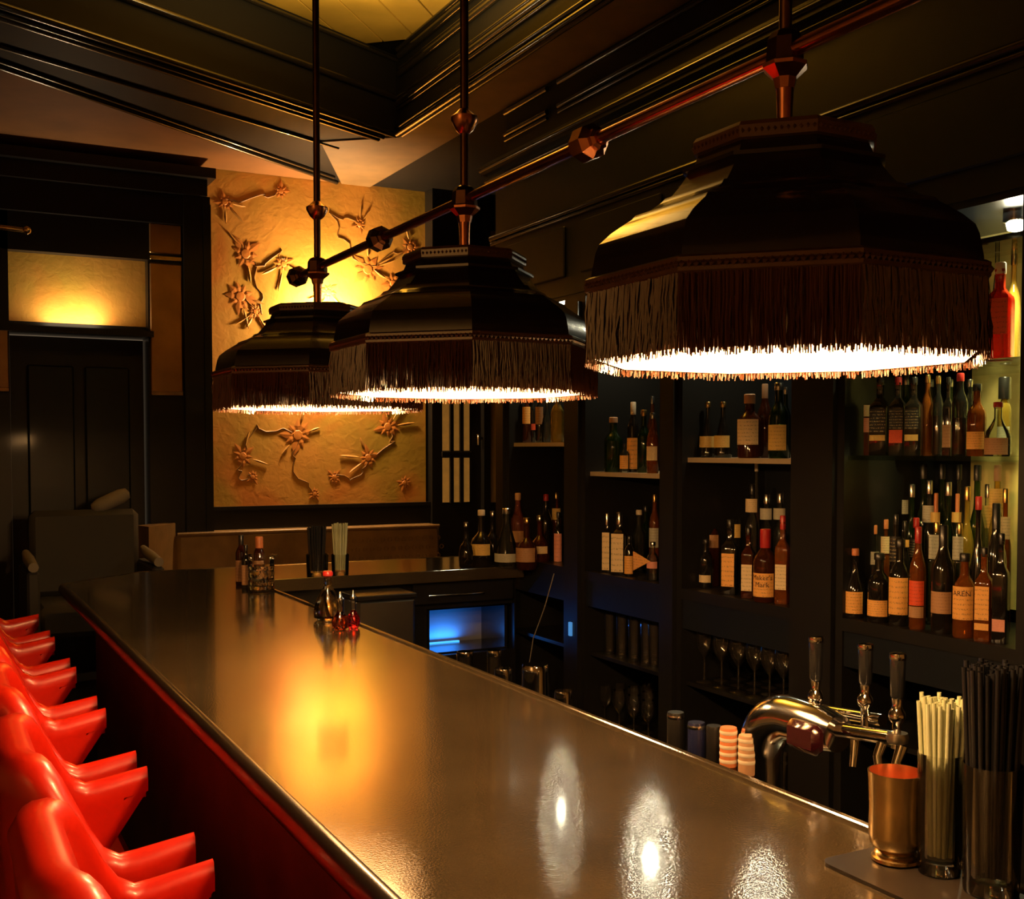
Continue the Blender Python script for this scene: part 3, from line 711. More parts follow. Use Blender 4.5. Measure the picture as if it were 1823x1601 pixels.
# --- brightest bay (nearest the taps): counter
shelf_bottles('b4c', BZ, 2.54, [
    (1525, 977, 34, 2.548, 'flask', G_DARK, O_, (1053, 1092), L_ORANGE, 'dark bottle with an orange label and copper stopper, first in the front row'),
    (1568, 985, 37, 2.548, 'round', G_DARK, K_, (1068, 1097), L_ORANGE, 'dark round bottle with a low orange label, second in the front row'),
    (1605, 960, 35, 2.552, 'round', G_DARK, K_, (1028, 1094), L_ORANGE, 'dark bottle with a tall plain orange label, third in the front row'),
    (1637, 938, 27, 2.545, 'wine', G_AMBER, R_, (1034, 1078), L_RED, 'amber bottle with a bright red label in the front row', dict(l2=(1080, 1100, L_TAN), cap_h=.16)),
    (1682, 935, 37, 2.552, 'wine', G_DARK, K_, (1053, 1092), L_TAN, 'black long-necked bottle with a dull brown label in the front row', dict(cap_h=.26)),
    (1721, 985, 37, 2.548, 'round', G_AMBER, K_, (1044, 1103), L_ORANGE, 'amber bottle with a broad printed orange label in the front row', dict(text=('AREN',))),
    (1756, 975, 29, 2.545, 'square', G_AMBER, K_, (1044, 1104), L_ORANGE, 'amber square bottle whose orange label bears a small dark picture', dict(l2=(1110, 1122, L_ORANGE))),
    (1786, 950, 26, 2.552, 'square', G_DARK, K_, (1103, 1125), L_PINK, 'dark square bottle with a low brown label ending the front row'),
    (1558, 935, 22, 2.64, 'round', G_CLEAR, O_, (982, 1005), L_PALE, 'clear bottle with a pale shoulder label behind the second bottle'),
    (1578, 925, 22, 2.66, 'round', G_AMBER, O_, (955, 985), L_CREAM, 'amber bottle with a cream label topped in red, second row'),
    (1597, 916, 20, 2.63, 'wine', G_DARK, K_, (955, 1000), L_BLACK, 'black bottle with white print on a black label, second row'),
    (1613, 928, 18, 2.66, 'wine', G_DARK, K_, (961, 974), L_ORANGE, 'dark bottle with a little orange neck label, second row'),
    (1633, 922, 22, 2.69, 'round', G_DARK, R_, (960, 992), L_BLACK, 'dark bottle with a black label beside a red capsule, second row'),
    (1670, 930, 25, 2.66, 'square', G_CLEAR, GO, (952, 995), L_PALE, 'clear square bottle with a large pale label, second row'),
    (1711, 932, 22, 2.67, 'square', G_CLEAR, GO, (955, 997), L_PALE, 'clear square bottle with a narrow pale label, second row'),
    (1744, 884, 30, 2.68, 'flask', G_DARK, R_, None, None, 'big black bottle with a flat red cap, second row'),
    (1776, 896, 34, 2.66, 'wine', G_DARK, K_, None, None, 'big black bottle with a long black neck, second row', dict(cap_h=.3)),
    (1577, 866, 20, 2.76, 'round', G_CLEAR, WH, (905, 932), L_CREAM, 'clear bottle with a white cap at the dark end of the back row'),
    (1609, 850, 22, 2.77, 'round', G_CLEAR, O_, (890, 915), L_PALE, 'clear bottle with an orange and white cap in the back row'),
    (1645, 826, 24, 2.78, 'round', G_GREEN, K_, None, None, 'green bottle with a tall black pourer, leftmost of its back row'),
    (1668, 878, 17, 2.745, 'wine', G_CLEAR, O_, (912, 930), L_GOLD, 'clear bottle with a long orange capsule neck, back row', dict(cap_h=.22)),
    (1678, 826, 22, 2.80, 'round', G_GREEN, K_, None, None, 'green bottle with black pourer between the two orange necks'),
    (1706, 879, 17, 2.75, 'wine', G_GREEN, O_, (912, 930), L_GOLD, 'green bottle with a long orange capsule neck, back row', dict(cap_h=.22)),
    (1708, 827, 20, 2.81, 'round', G_CLEAR, K_, None, None, 'clear bottle with black pourer behind the second orange neck'),
    (1741, 828, 26, 2.80, 'round', G_GREEN, K_, None, None, 'wide green bottle with a thick black cap in the back row'),
    (1777, 828, 26, 2.80, 'round', G_YELLOW, CO, (870, 905), L_GOLD, 'yellow bottle with a brown cap at the bright end of the back row'),
    (1592, 870, 20, 2.74, 'round', G_BROWN, K_, None, None, 'brown bottle with a black cap in the gap of the back row'),
    (1625, 862, 22, 2.73, 'round', G_GREEN, SI, None, None, 'green bottle with a silver cap, inner part of the back row'),
    (1656, 855, 22, 2.72, 'round', G_CLEAR, SI, (900, 930), L_PALE, 'clear bottle with a silver cap beside the first orange neck'),
    (1690, 858, 22, 2.72, 'round', G_GREEN, SI, None, None, 'green bottle with a silver cap between the pale labels'),
    (1724, 866, 22, 2.74, 'round', G_YELLOW, GO, None, None, 'yellow bottle with a gold cap beside the flat red cap'),
    (1760, 862, 22, 2.76, 'round', G_CLEAR, SI, (900, 940), L_GOLD, 'clear bottle with a gold label behind the long black neck'),
    (1792, 870, 20, 2.72, 'round', G_AMBER, GO, (920, 960), L_CREAM, 'amber bottle with a cream label at the bright end'),
], 'bottles on the counter of the bright bay', ', bright bay')
# --- brightest bay: glass shelf
shelf_bottles('b4s', SHZ[0], 2.54, [
    (1539, 690, 21, 2.60, 'slim', G_ROSE, K_, (722, 742), L_CREAM, 'slim pink bottle with a cream label at the dark end of the', dict(l2=(745, 770, L_PINK))),
    (1566, 672, 33, 2.58, 'square', G_DARK, K_, (729, 770), L_BLACK, 'square black-labelled bottle with gold band next to the pink one on the', dict(l2=(775, 785, L_GOLD))),
    (1598, 672, 28, 2.58, 'square', G_DARK, R_, (729, 764), L_BLACK, 'square black-labelled bottle with a red band on the', dict(l2=(766, 789, L_RED))),
    (1626, 672, 28, 2.58, 'square', G_DARK, K_, (729, 764), L_BLACK, 'square black-labelled bottle with gold band beside slim amber one on the', dict(l2=(774, 785, L_GOLD))),
    (1650, 668, 19, 2.60, 'slim', G_AMBER, GO, None, None, 'slim amber bottle without a label on the'),
    (1669, 670, 17, 2.63, 'slim', G_CLEAR, GO, None, None, 'slim clear bottle with red-brown spirit in its lower part on the', dict(liquid=(.5, G_BROWN))),
    (1687, 672, 17, 2.60, 'square', G_DARK, K_, (757, 797), L_TAN, 'narrow black bottle with a tan lower label on the'),
    (1708, 665, 26, 2.58, 'slim', G_CLEAR, R_, None, None, 'tall clear bottle half full of dark red spirit on the', dict(liquid=(.46, G_BROWN))),
    (1738, 684, 31, 2.58, 'round', G_AMBER, K_, (769, 800), L_ORANGE, 'broad orange-brown bottle with rounded shoulders on the'),
    (1776, 716, 42, 2.57, 'flask', G_CLEAR, R_, (780, 811), L_TAN, 'round clear decanter with red wax collar on the', dict(liquid=(.3, G_BROWN))),
    (1787, 672, 22, 2.76, 'round', G_YELLOW, K_, (760, 790), L_PALE, 'yellow bottle with a tall black stopper behind the round decanter on the', dict(cap_h=.28, capr=.017)),
    (1612, 672, 24, 2.74, 'round', G_GREEN, SI, None, None, 'green bottle standing at the back of the'),
    (1590, 676, 20, 2.78, 'round', G_CLEAR, SI, None, None, 'clear bottle with silver cap at the back of the'),
    (1655, 676, 24, 2.76, 'round', G_CLEAR, SI, None, None, 'clear wide bottle at the middle back of the'),
    (1690, 676, 22, 2.78, 'round', G_GREEN, SI, None, None, 'second green bottle at the back of the'),
    (1725, 676, 22, 2.78, 'round', G_CLEAR, SI, None, None, 'clear bottle behind the broad orange-brown one on the'),
], 'bottles on the glass shelf of the bright bay', ' bright glass shelf')
shelf_bottles('b4t', 1.89, 2.54, [
    (1776, 470, 44, 2.58, 'square', G_RED, WH, (535, 598), L_RED, 'large square red bottle on the top glass shelf near the lamp', dict(cap_h=.12)),
    (1748, 480, 22, 2.70, 'round', G_CLEAR, SI, None, None, 'clear bottle beside the red bottle on the top glass shelf'),
    (1770, 430, 26, 2.72, 'cone', G_CLEAR, WH, None, None, 'bright clear decanter behind the red bottle on the top glass shelf'),
    (1735, 450, 22, 2.80, 'round', G_GREEN, K_, None, None, 'green bottle at the back of the top glass shelf'),
    (1800, 455, 22, 2.78, 'round', G_YELLOW, GO, None, None, 'yellow bottle at the back of the top glass shelf'),
], 'bottles on the top glass shelf of the bright bay', '')
# --- bay over the wine glasses
shelf_bottles('b3s', SHZ[1], 2.54, [
    (1260, 716, 27, 2.60, 'cone', G_DARK, GO, (777, 797), L_GOLD, 'dark cone-shaped gold-labelled bottle, outer of a pair on the'),
    (1287, 716, 30, 2.60, 'cone', G_DARK, GO, (776, 797), L_GOLD, 'dark cone-shaped gold-labelled bottle, inner of a pair on the'),
    (1334, 702, 40, 2.57, 'round', G_BROWN, CO, (747, 792), L_CREAM, 'brown apothecary bottle with a wooden stopper on the', dict(cap_h=.15, capr=.020)),
    (1361, 684, 26, 2.66, 'wine', G_BROWN, CO, None, None, 'dark brown bottle with a tan neck beside stoppered one on the', dict(cap_h=.3)),
    (1386, 682, 34, 2.57, 'round', G_GREEN, SI, (757, 802), L_GOLD, 'dark green bottle with a wide yellow label on the'),
    (1398, 690, 18, 2.70, 'round', G_GREEN, SI, None, None, 'green bottle half hidden behind the yellow label on the'),
], 'bottles on the shelf over the wine glasses', ' shelf above wine glasses')
shelf_bottles('b3c', BZ, 2.54, [
    (1301, 925, 28, 2.56, 'square', G_DARK, K_, (985, 1044), L_ORANGE, 'dark square bottle with a tall framed orange label'),
    (1334, 940, 23, 2.56, 'square', G_BROWN, K_, (1005, 1052), L_CREAM, 'brown square bottle with narrow cream label beside the red wax neck'),
    (1364, 942, 39, 2.545, 'round', G_BROWN, R_, (1020, 1062), L_ORANGE, 'round bottle with a broad orange label and red wax neck, foremost', dict(text=("Maker's", 'Mark'), cap_h=.26)),
    (1395, 918, 24, 2.56, 'square', G_AMBER, R_, (1005, 1050), L_CREAM, 'amber square bottle with cream label and pink-red neck by pillar', dict(cap_h=.16)),
    (1258, 960, 22, 2.60, 'round', G_DARK, K_, (1024, 1037), L_CREAM, 'dark bottle with one tiny square cream label low down'),
    (1234, 950, 23, 2.64, 'round', G_CLEAR, SI, (985, 1012), L_PALE, 'grey clear bottle with a faint pale label by the pillar'),
    (1270, 900, 26, 2.66, 'round', G_BROWN, K_, (952, 975), L_TAN, 'dark red bottle with a tan shoulder label'),
    (1243, 908, 18, 2.74, 'wine', G_GREEN, O_, None, None, 'dark green bottle with an orange cap, tallest by the pillar'),
    (1277, 855, 24, 2.76, 'wine', G_DARK, R_, None, None, 'dark long-necked bottle with a round red cap', dict(cap_h=.06, capr=.018)),
    (1290, 890, 18, 2.72, 'slim', G_BROWN, K_, (905, 945), L_TAN, 'slim brown bottle with a slanting tan label'),
    (1309, 858, 26, 2.74, 'wine', G_DARK, K_, (933, 957), L_GOLD, 'dark wine-shaped bottle with a small gold label', dict(cap_h=.2)),
    (1340, 862, 22, 2.76, 'round', G_CLEAR, K_, (888, 912), L_CREAM, 'clear bottle with a cream label high on its body'),
    (1318, 817, 16, 2.80, 'wine', G_GREEN, WH, None, None, 'tall green bottle with cream stopper touching the shelf'),
    (1347, 817, 16, 2.82, 'wine', G_CLEAR, WH, None, None, 'tall clear bottle with cream stopper touching the shelf'),
    (1366, 880, 22, 2.74, 'round', G_CLEAR, SI, (905, 925), L_PALE, 'grey clear bottle behind the red wax neck'),
    (1390, 878, 22, 2.76, 'round', G_CLEAR, SI, (905, 925), L_PALE, 'grey clear bottle in the back corner by the wide pillar'),
], 'bottles on the counter over the wine glasses', ', above the wine glasses')
# --- bay over the tall tumblers
shelf_bottles('b2s', SHZ[2], 2.54, [
    (1070, 760, 14, 2.60, 'slim', G_CLEAR, SI, (785, 830), L_PINK, 'slim clear bottle with a pinkish label on the'),
    (1092, 743, 31, 2.57, 'round', G_GREEN, CO, None, None, 'stout green glass bottle with a cork on the'),
    (1112, 790, 16, 2.565, 'slim', G_CLEAR, K_, (811, 835), L_ORANGE, 'small bottle with a square orange label on the'),
    (1127, 716, 20, 2.60, 'slim', G_DARK, WH, (780, 835), L_ORANGE, 'dark tall bottle with a long orange label and pale cap on the', dict(cap_h=.18)),
    (1146, 730, 22, 2.62, 'round', G_GREEN, GO, None, None, 'green bottle with a golden screw neck on the'),
    (1162, 735, 20, 2.585, 'round', G_AMBER, SI, (795, 820), L_CREAM, 'clear amber bottle by the pillar on the'),
    (1080, 745, 18, 2.74, 'wine', G_BROWN, SI, None, None, 'brown bottle behind the stout green one on the'),
    (1161, 706, 18, 2.74, 'wine', G_BROWN, SI, None, None, 'tall brown bottle in the back corner of the'),
], 'bottles on the shelf above the tumblers', ' shelf above tumblers')
shelf_bottles('b2c', BZ, 2.54, [
    (1081, 914, 16, 2.56, 'square', G_DARK, SI, (948, 1015), L_CREAM, 'narrow dark bottle with an ornate tall cream label', dict(cap_h=.2)),
    (1103, 912, 27, 2.555, 'square', G_DARK, SI, (950, 1018), L_CREAM, 'square dark bottle with the widest cream label', dict(cap_h=.2)),
    (1121, 955, 16, 2.56, 'slim', G_DARK, K_, (990, 1022), L_ORANGE, 'small dark bottle with an orange label beside the paper arrow'),
    (1163, 965, 20, 2.555, 'round', G_CLEAR, SI, (1000, 1012), L_PINK, 'small clear bottle with a pink band by the pillar'),
    (1065, 876, 22, 2.68, 'wine', G_CLEAR, SI, None, None, 'tall clear bottle with a pale neck by the far pillar', dict(cap_h=.14)),
    (1106, 880, 22, 2.74, 'wine', G_CLEAR, WH, None, None, 'tall clear bottle with a round white cap', dict(cap_h=.06, capr=.012)),
    (1138, 908, 22, 2.70, 'round', G_CLEAR, WH, None, None, 'clear bottle with a small white cap behind the paper arrow', dict(cap_h=.08)),
    (1166, 880, 18, 2.72, 'slim', G_AMBER, GO, (940, 975), L_PALE, 'tall amber bottle with a pale label in the back corner'),
    (1082, 884, 14, 2.80, 'wine', G_CLEAR, SI, None, None, 'clear bottle at the back behind the cream labels'),
    (1150, 900, 20, 2.80, 'round', G_GREEN, K_, None, None, 'greenish bottle at the back behind the white caps'),
], 'bottles on the counter above the tumblers', ', above the tumblers')
at_ = thing('paper_arrow', 'triangular orange paper arrow on the counter above the tumblers', 'sign', onX(1141, 1019, 2.53) + Vector((0, 0, .0)))
at_.location.z = BZ
pa = [onX(x, y, 2.53) - at_.location for x, y in ((1127, 982), (1127, 1016), (1157, 1000))]
MB().add([p + Vector((dx, 0, 0)) for dx in (0, .004) for p in pa], [(0, 1, 2), (5, 4, 3), (0, 1, 4, 3), (1, 2, 5, 4), (2, 0, 3, 5)]).build('paper', L_ORANGE, at_, 0)
MB().box(.0, .02, -.02, .02, 0, .012).build('foot', M_BLACK, at_, 0)
# --- corner bay
shelf_bottles('b1s', SHZ[3], 2.54, [
    (919, 700, 19, 2.58, 'round', G_DARK, K_, (737, 763), L_TAN, 'dark bottle with a square tan label on the'),
    (938, 702, 15, 2.58, 'slim', G_BROWN, K_, (725, 755), L_ORANGE, 'slim brown bottle with an orange-brown label on the'),
    (949, 700, 13, 2.60, 'slim', G_DARK, K_, (755, 766), L_RED, 'slim dark bottle with a red band on the'),
    (961, 700, 15, 2.58, 'slim', G_DARK, SI, (725, 756), L_TAN, 'slim dark bottle with a tan neck label on the'),
    (974, 700, 18, 2.58, 'flask', G_CLEAR, GO, None, None, 'clear round-bellied bottle on the'),
    (992, 695, 22, 2.57, 'round', G_YELLOW, K_, None, None, 'bright yellow bottle by the pillar on the'),
], 'bottles on the shelf of the corner bay', ' shelf of the corner bay')
ret = [
    (830, 1012, 930, 26, 'squat', G_DARK, SI, None, None, 'squat black bottle at the outer end of the bottle cluster'),
    (857, 1008, 908, 40, 'squat', G_DARK, WH, (968, 988), L_GOLD, 'squat round dark bottle with a gold label and square white cap'),
    (877, 1010, 910, 28, 'squat', G_DARK, SI, None, None, 'dark bottle with a thin silver neck behind the gold-labelled one'),
    (902, 1010, 905, 42, 'cone', G_CLEAR, SI, (985, 1000), L_PALE, 'clear sloping decanter in the bottle cluster'),
    (922, 1003, 878, 26, 'wine', G_ROSE, CO, (945, 965), L_TAN, 'tall pinkish bottle with a cork stopper, highest of the cluster'),
    (938, 1014, 922, 38, 'squat', G_BROWN, GO, (975, 1000), L_TAN, 'round brown flask with a tan label in the cluster'),
    (961, 1013, 918, 36, 'squat', G_BROWN, SI, (972, 985), L_CREAM, 'round brown flask with a cream label beside the first'),
    (972, 1000, 880, 22, 'wine', G_DARK, R_, None, None, 'dark bottle with a thick red cap at the back of the cluster'),
    (994, 1012, 912, 15, 'slim', G_DARK, K_, (950, 1000), L_PINK, 'slim black bottle with a long pink label by the pillar'),
    (990, 998, 876, 20, 'round', G_AMBER, GO, (905, 925), L_GOLD, 'amber bottle with a gold cap in the corner by the pillar'),
]
for px, by, top, w, style, glass, cap, lab, lm, txt in ret:
    P = onZ(px, by, BT); r = w * mpp(P) / 2 * 1.04
    while not all((P - q).xy.length > r + s_ + .001 for q, s_ in placed.get('ret', [])):
        by -= .5; P = onZ(px, by, BT)
        if by < 990: break
    placed.setdefault('ret', []).append((P, r))
    k = mpp(P) * F; h = CAMZ + (800 - top) / F * k - BT
    if lab: lab = tuple((CAMZ + (800 - v) / F * k - BT) / h for v in (lab[1], lab[0]))
    bottle('bottle', txt, P, h, r, style, glass, cap, lab, lm, 'bottles on the corner of the bar')

# ================================================================== GLASSES on the low shelves
def wine_glass(h=.20, r=.036):
    return MB().lathe([(r * .95, 0), (r * .9, .003), (.006, .008), (.004, .02), (.004, h * .42), (.012, h * .46), (r * .8, h * .58), (r, h * .72), (r * .92, h * .88), (r * .82, h)], 14, capt=False)
def tumbler(h=.15, r=.032):
    return MB().lathe([(r * .86, 0), (r * .86, .004), (r, h), (r * .95, h), (r * .80, .012), (0, .011)], 14)
def row_of(name, mesh_mb, cols, z, xs, label, cat, group, m=G_SHELFWARE, jit=.0):
    first = None; n_ = 0
    rows_ = ('front row', 'second row', 'third row', 'back row'); cols_ = ('by the farther pillar', 'second from the farther pillar', 'third from the farther pillar', 'fourth from the farther pillar', 'second from the nearer pillar', 'by the nearer pillar')[:len(cols) - 1] + ('by the nearer pillar',)
    for ri, X in enumerate(xs):
        for ci, px in enumerate(cols):
            P = onX(px, 900, X); P.z = z
            if first is None: o = first = mesh_mb.build(name, m, None, 60)
            else: o = first.copy(); COL.objects.link(o)
            o.location = P; o.rotation_euler = (0, 0, random.uniform(0, 6)); tag(o, '%s, %s, %s' % (label, rows_[ri], cols_[ci]), cat, group)
row_of('wine_glass', wine_glass(.215, .034), [1256, 1287, 1317, 1346, 1373, 1398], .78, (2.58, 2.655, 2.73, 2.805), 'wine glass on the shelf beside the beer tap', 'wine glass', 'wine glasses on the low shelf')
row_of('tumbler', tumbler(.17, .026), [1086, 1108, 1130, 1152, 1166], .78, (2.58, 2.66, 2.74), 'tall tumbler on the shelf with blue glints', 'glass', 'tall tumblers on the low shelf')
row_of('short_glass', tumbler(.11, .032), [1250, 1288, 1326, 1364, 1394], .46, (2.60, 2.68), 'short glass beneath the wine glasses', 'glass', 'short glasses on the bottom shelf')
row_of('stemmed_glass', wine_glass(.17, .032), [1078, 1104, 1130, 1156], .46, (2.60, 2.69, 2.78), 'stemmed glass beneath the tall tumblers', 'wine glass', 'stemmed glasses on the bottom shelf')

# ================================================================== BEHIND THE BAR: shakers, bottles of the speed rail
def on_work(px, top, w, X=1.40):
    P = onX(px, top, X); return Vector((P.x, P.y, .88)), P.z - .88, w * mpp(P) / 2
def shaker(px, top, w, X, lb):
    P, h, r = on_work(px, top, w, X); t = thing('shaker_tin', lb, 'shaker', P, 'shaker tins behind the bar')
    MB().lathe([(r * 1.18, 0), (r * 1.18, .006), (r * 1.12, .01), (r * .98, h - .02), (r * .96, h - .005), (r * .9, h)], 20).build('tin', M_CHROME, t, 40)
    MB().lathe([(r * 1.13, .008), (r * 1.20, .010), (r * 1.20, .016), (r * 1.12, .018)], 20, capb=False, capt=False).build('rim_band', M_STEEL, t, 40)
shaker(896, 1190, 34, 1.36, 'small upturned chrome shaker tin behind the bar near the blue glow')
shaker(953, 1183, 50, 1.37, 'large upturned chrome shaker tin behind the bar, widest of the tins')
shaker(1003, 1230, 34, 1.33, 'low chrome shaker tin behind the bar beneath the corner pillar')
for px, top, w, lb in ((828, 1160, 30, 'upturned shot glass before the blue glow, next to the bar edge'), (880, 1158, 26, 'upturned shot glass with blue glints beside the small shaker tin')):
    P, h, r = on_work(px, top, w, 1.38); t = thing('shot_glass', lb, 'glass', P, 'shot glasses by the blue light')
    MB().lathe([(r * .9, 0), (r, h * .9), (r * .95, h)], 16).build('bowl', G_STEM, t, 40)
    MB().lathe([(r * 1.02, h * .93), (r * 1.05, h * .97), (r * .98, h)], 16).build('foot', M_CHROME, t, 40)
def rail_bottle(px, top, w, X, body, cap, lb, rings=0, ringm=M_WHITECAP):
    P, h, r = on_work(px, top, w, X); t = thing('rail_bottle', lb, 'bottle', P, 'bottles standing close behind the bar')
    MB().lathe([(r * 1.3, 0), (r * 1.4, .01), (r * 1.4, h * .55), (r * 1.1, h * .66), (r * .9, h * .70), (r * .9, h * .72)], 18).build('glass_body', body, t, 40)
    MB().lathe([(r * .98, h * .70), (r, h * .705), (r, h - .004), (r * .93, h)], 18).build('cap', cap, t, 40)
    for i in range(rings):
        z = h * (.97 - .055 * i); MB().lathe([(r * 1.01, z - .005), (r * 1.04, z - .003), (r * 1.04, z), (r * 1.01, z + .002)], 18, capb=False, capt=False).build('ring', ringm, t, 40)
    return t, r, h
rail_bottle(1203, 1268, 31, 1.34, G_DARK, M_BLACKCAP, 'black jar with a shiny cap and red mark behind the bar edge', 1, M_SILVERCAP)
rail_bottle(1240, 1286, 32, 1.35, G_DARK, M_NAVYCAN, 'navy blue jar next to the black jar behind the bar edge', 1, M_SILVERCAP)
rail_bottle(1271, 1292, 28, 1.37, G_DARK, M_BLACKCAP, 'plain black jar in the gap between the navy and striped jars')
rail_bottle(1297, 1295, 31, 1.34, G_AMBER, M_ORANGECAP, 'taller jar striped copper and white behind the bar edge', 5)
rail_bottle(1330, 1309, 31, 1.34, G_AMBER, M_CORK, 'shorter jar striped brown and white touching the beer tap', 4)

# ------------------------------------------------------------------ beer tap
by0, by1 = 1.625, 1.45
bt = thing('beer_tap', 'chrome cobra-shaped beer tap with three black handles behind the bar', 'beer tap', (1.38, by0, .88))
pts = []; rr = []
for i in range(5): pts.append((0, 0, .20 * i / 4)); rr.append(.040)
for i in range(1, 11):
    a = (pi / 2) * i / 10; pts.append((0, -.085 + .085 * cos(a), .20 + .085 * sin(a))); rr.append(.040 + .004 * sin(2 * a))
pts += [(0, -.115, .285), (0, -.165, .284), (0, -.20, .283)]; rr += [.040, .039, .032]
MB().tube(pts, rr, 24).build('column', M_TAPCHROME, bt, 50)
MB().lathe([(.055, 0), (.055, .012), (.045, .02)], 20).build('base_plate', M_CHROME, bt, 40)
bd = MB().box(-.058, -.030, -.205, -.125, .250, .302, .010).build('badge', M_MAROON, bt, 40)
MB().tube([(0, -.195, .290), (0, -.33, .305)], .0125, 16).build('manifold', M_CHROME, bt, 50)
MB().tube([(.05, -.11, .300), (.05, -.25, .312)], .011, 16).build('manifold', M_CHROME, bt, 50)
for y in (-.18, -.33): MB().lathe([(.016, -.008), (.018, 0), (.016, .008)], 16, (0, 0, 0)).build('collar', M_STEEL, bt, 40).location = (0, y, .292 - (y + .165) * .09)
for px, zb, zt, X in ((1452, 1248, 1133, 1.40), (1540, 1256, 1146, 1.42), (1597, 1283, 1163, 1.38)):
    P = onX(px, zb, X); Q = onX(px, zt, X); o_ = Vector((1.38, by0, .88)); c = P - o_; h = Q.z - P.z
    MB().lathe([(.009, -.045), (.007, -.02), (.008, -.004), (.012, .0), (.014, .006), (.013, .013), (.009, .019), (.0075, .024), (.009, .036)], 16, c).build('handle_ball', M_CHROME, bt, 50)
    hn = MB().lathe([(.0085, .036), (.011, .04), (.0125, h - .012), (.012, h - .006)], 16, c).build('handle', M_PLASTIC, bt, 50)
    MB().lathe([(.0125, h - .010), (.014, h - .006), (.013, h), (0, h + .001)], 16, c).build('handle_cap', M_CHROME, hn, 50)
for y in (-.22, -.30, -.34):
    z = .30
    MB().tube([(0, y, z - .005), (-.012, y + .0, z - .03), (-.022, y - .02, z - .075)] if y != -.22 else [(.02, y, z), (.01, y - .008, z - .03), (.0, y - .014, z - .065)], [.010, .008, .0065], 12).build('spout', M_CHROME, bt, 50)

# ================================================================== ON THE BAR
def straws(t, name, n, R, r, z0, z1, m, lean=.16, spread=1.0):
    proto = None
    for i in range(n):
        a = 2.4 * i; q = R * sqrt((i + .5) / n); x, y = q * cos(a), q * sin(a)
        mb = MB().tube([(x * .82, y * .82, z0), (x * spread * (1 + lean), y * spread * (1 + lean), z1 + random.uniform(-.006, .006))], r, 7, False)
        mb.build(name, m, t, 60)
M_BASE = mat('thick_glass_base', (1, .98, .95), .02, trans=1)
def bar_glass(P, r, h, lb, grp=None, name='highball_glass'):
    t = thing(name, lb, 'glass', P, grp)
    MB().lathe([(r * .90, 0), (r * .93, .004), (r, h), (r * .955, h), (r * .87, .022), (0, .020)], 28).build('glass_wall', G_STEM, t, 40)
    MB().lathe([(r * .90, .002), (r * .915, .010), (r * .86, .018)], 28).build('thick_base', M_BASE, t, 40)
    return t
mt = thing('bar_mat', 'dark rubber bar mat under the brass cup and the straw glasses', 'bar mat', (1.12, .75, BT))
pts = []
for cx_, cy_, a0 in ((.045, .345, 0), (-.055, .345, pi / 2), (-.055, -.36, pi), (.045, -.36, 1.5 * pi)):
    for q in range(6): a = a0 + pi / 2 * q / 5; pts.append((cx_ + .02 * cos(a), cy_ + .02 * sin(a)))
MB().prism(pts, .0005, .005).build('rubber', M_MAT, mt, 0)
Z0 = BT + .0055
P = onZ(1594, 1532, Z0); cp = thing('brass_cup', 'footed brass cup with a copper-coloured inside on the bar', 'cup', P)
k = mpp(P); R = 50 * k; h = (1537 - 1372) * k * .985
MB().lathe([(R * .80, h * .16), (R * .90, h * .20), (R * .95, h * .30), (R * .93, h * .6), (R * .97, h * .90), (R * 1.0, h), (R * .95, h)], 32, capb=True, capt=False).build('bowl', M_BRASS, cp, 40)
MB().lathe([(R * .955, h), (R * .92, h * .9), (R * .88, h * .6), (R * .86, h * .3), (0, h * .24)], 32, capb=False).build('lining', M_CUPIN, cp, 40)
MB().lathe([(R * .80, 0), (R * .86, h * .02), (R * .84, h * .05), (R * .72, h * .07), (R * .76, h * .09), (R * .70, h * .12), (R * .64, h * .135), (R * .72, h * .155), (R * .80, h * .165)], 32).build('foot', M_BRASS, cp, 30)
P = onZ(1672, 1553, Z0); k = mpp(P); gl = bar_glass(P, 40 * k, (1553 - 1335) * k, 'clear glass holding pale green straws beside the brass cup', 'glasses of straws on the near end of the bar')
gs = thing('green_straws', 'bunch of pale green straws in the clear glass beside the brass cup', 'straws', P + Vector((0, 0, .024)))
straws(gs, 'straw', 46, 31 * k, .0028, 0, (1553 - 1240) * k - .024, M_STRAWG, .38)
P = onZ(1764, 1588, Z0); k = mpp(P); gl = bar_glass(P, 52 * k, (1588 - 1355) * k, 'clear glass holding black straws at the nearest end of the bar', 'glasses of straws on the near end of the bar')
gs = thing('black_straws', 'bunch of long black straws in the glass at the nearest end of the bar', 'straws', P + Vector((0, 0, .024)))
straws(gs, 'straw', 60, 41 * k, .0031, 0, (1588 - 1180) * k - .024, M_STRAWK, .30)
# far glasses of straws
P = onZ(565, 1026, BT); k = mpp(P); bar_glass(P, 20 * k, 40 * k, 'small glass of black straws on the far corner of the bar', 'glasses of straws at the far corner')
gs = thing('black_straws', 'short bunch of black straws standing on the far corner of the bar', 'straws', P + Vector((0, 0, .024)))
straws(gs, 'straw', 44, 15 * k, .0036, 0, 88 * k - .024, M_STRAWK, .12)
P = onZ(594, 1025, BT) + Vector((.03, .0, 0)); k = mpp(P); bar_glass(P, 16 * k, 38 * k, 'small glass of pale straws on the far corner of the bar', 'glasses of straws at the far corner')
gs = thing('pale_straws', 'bunch of pale green straws standing on the far corner of the bar', 'straws', P + Vector((0, 0, .024)))
straws(gs, 'straw', 34, 11.5 * k, .0032, 0, 92 * k - .024, M_STRAWG, .25)
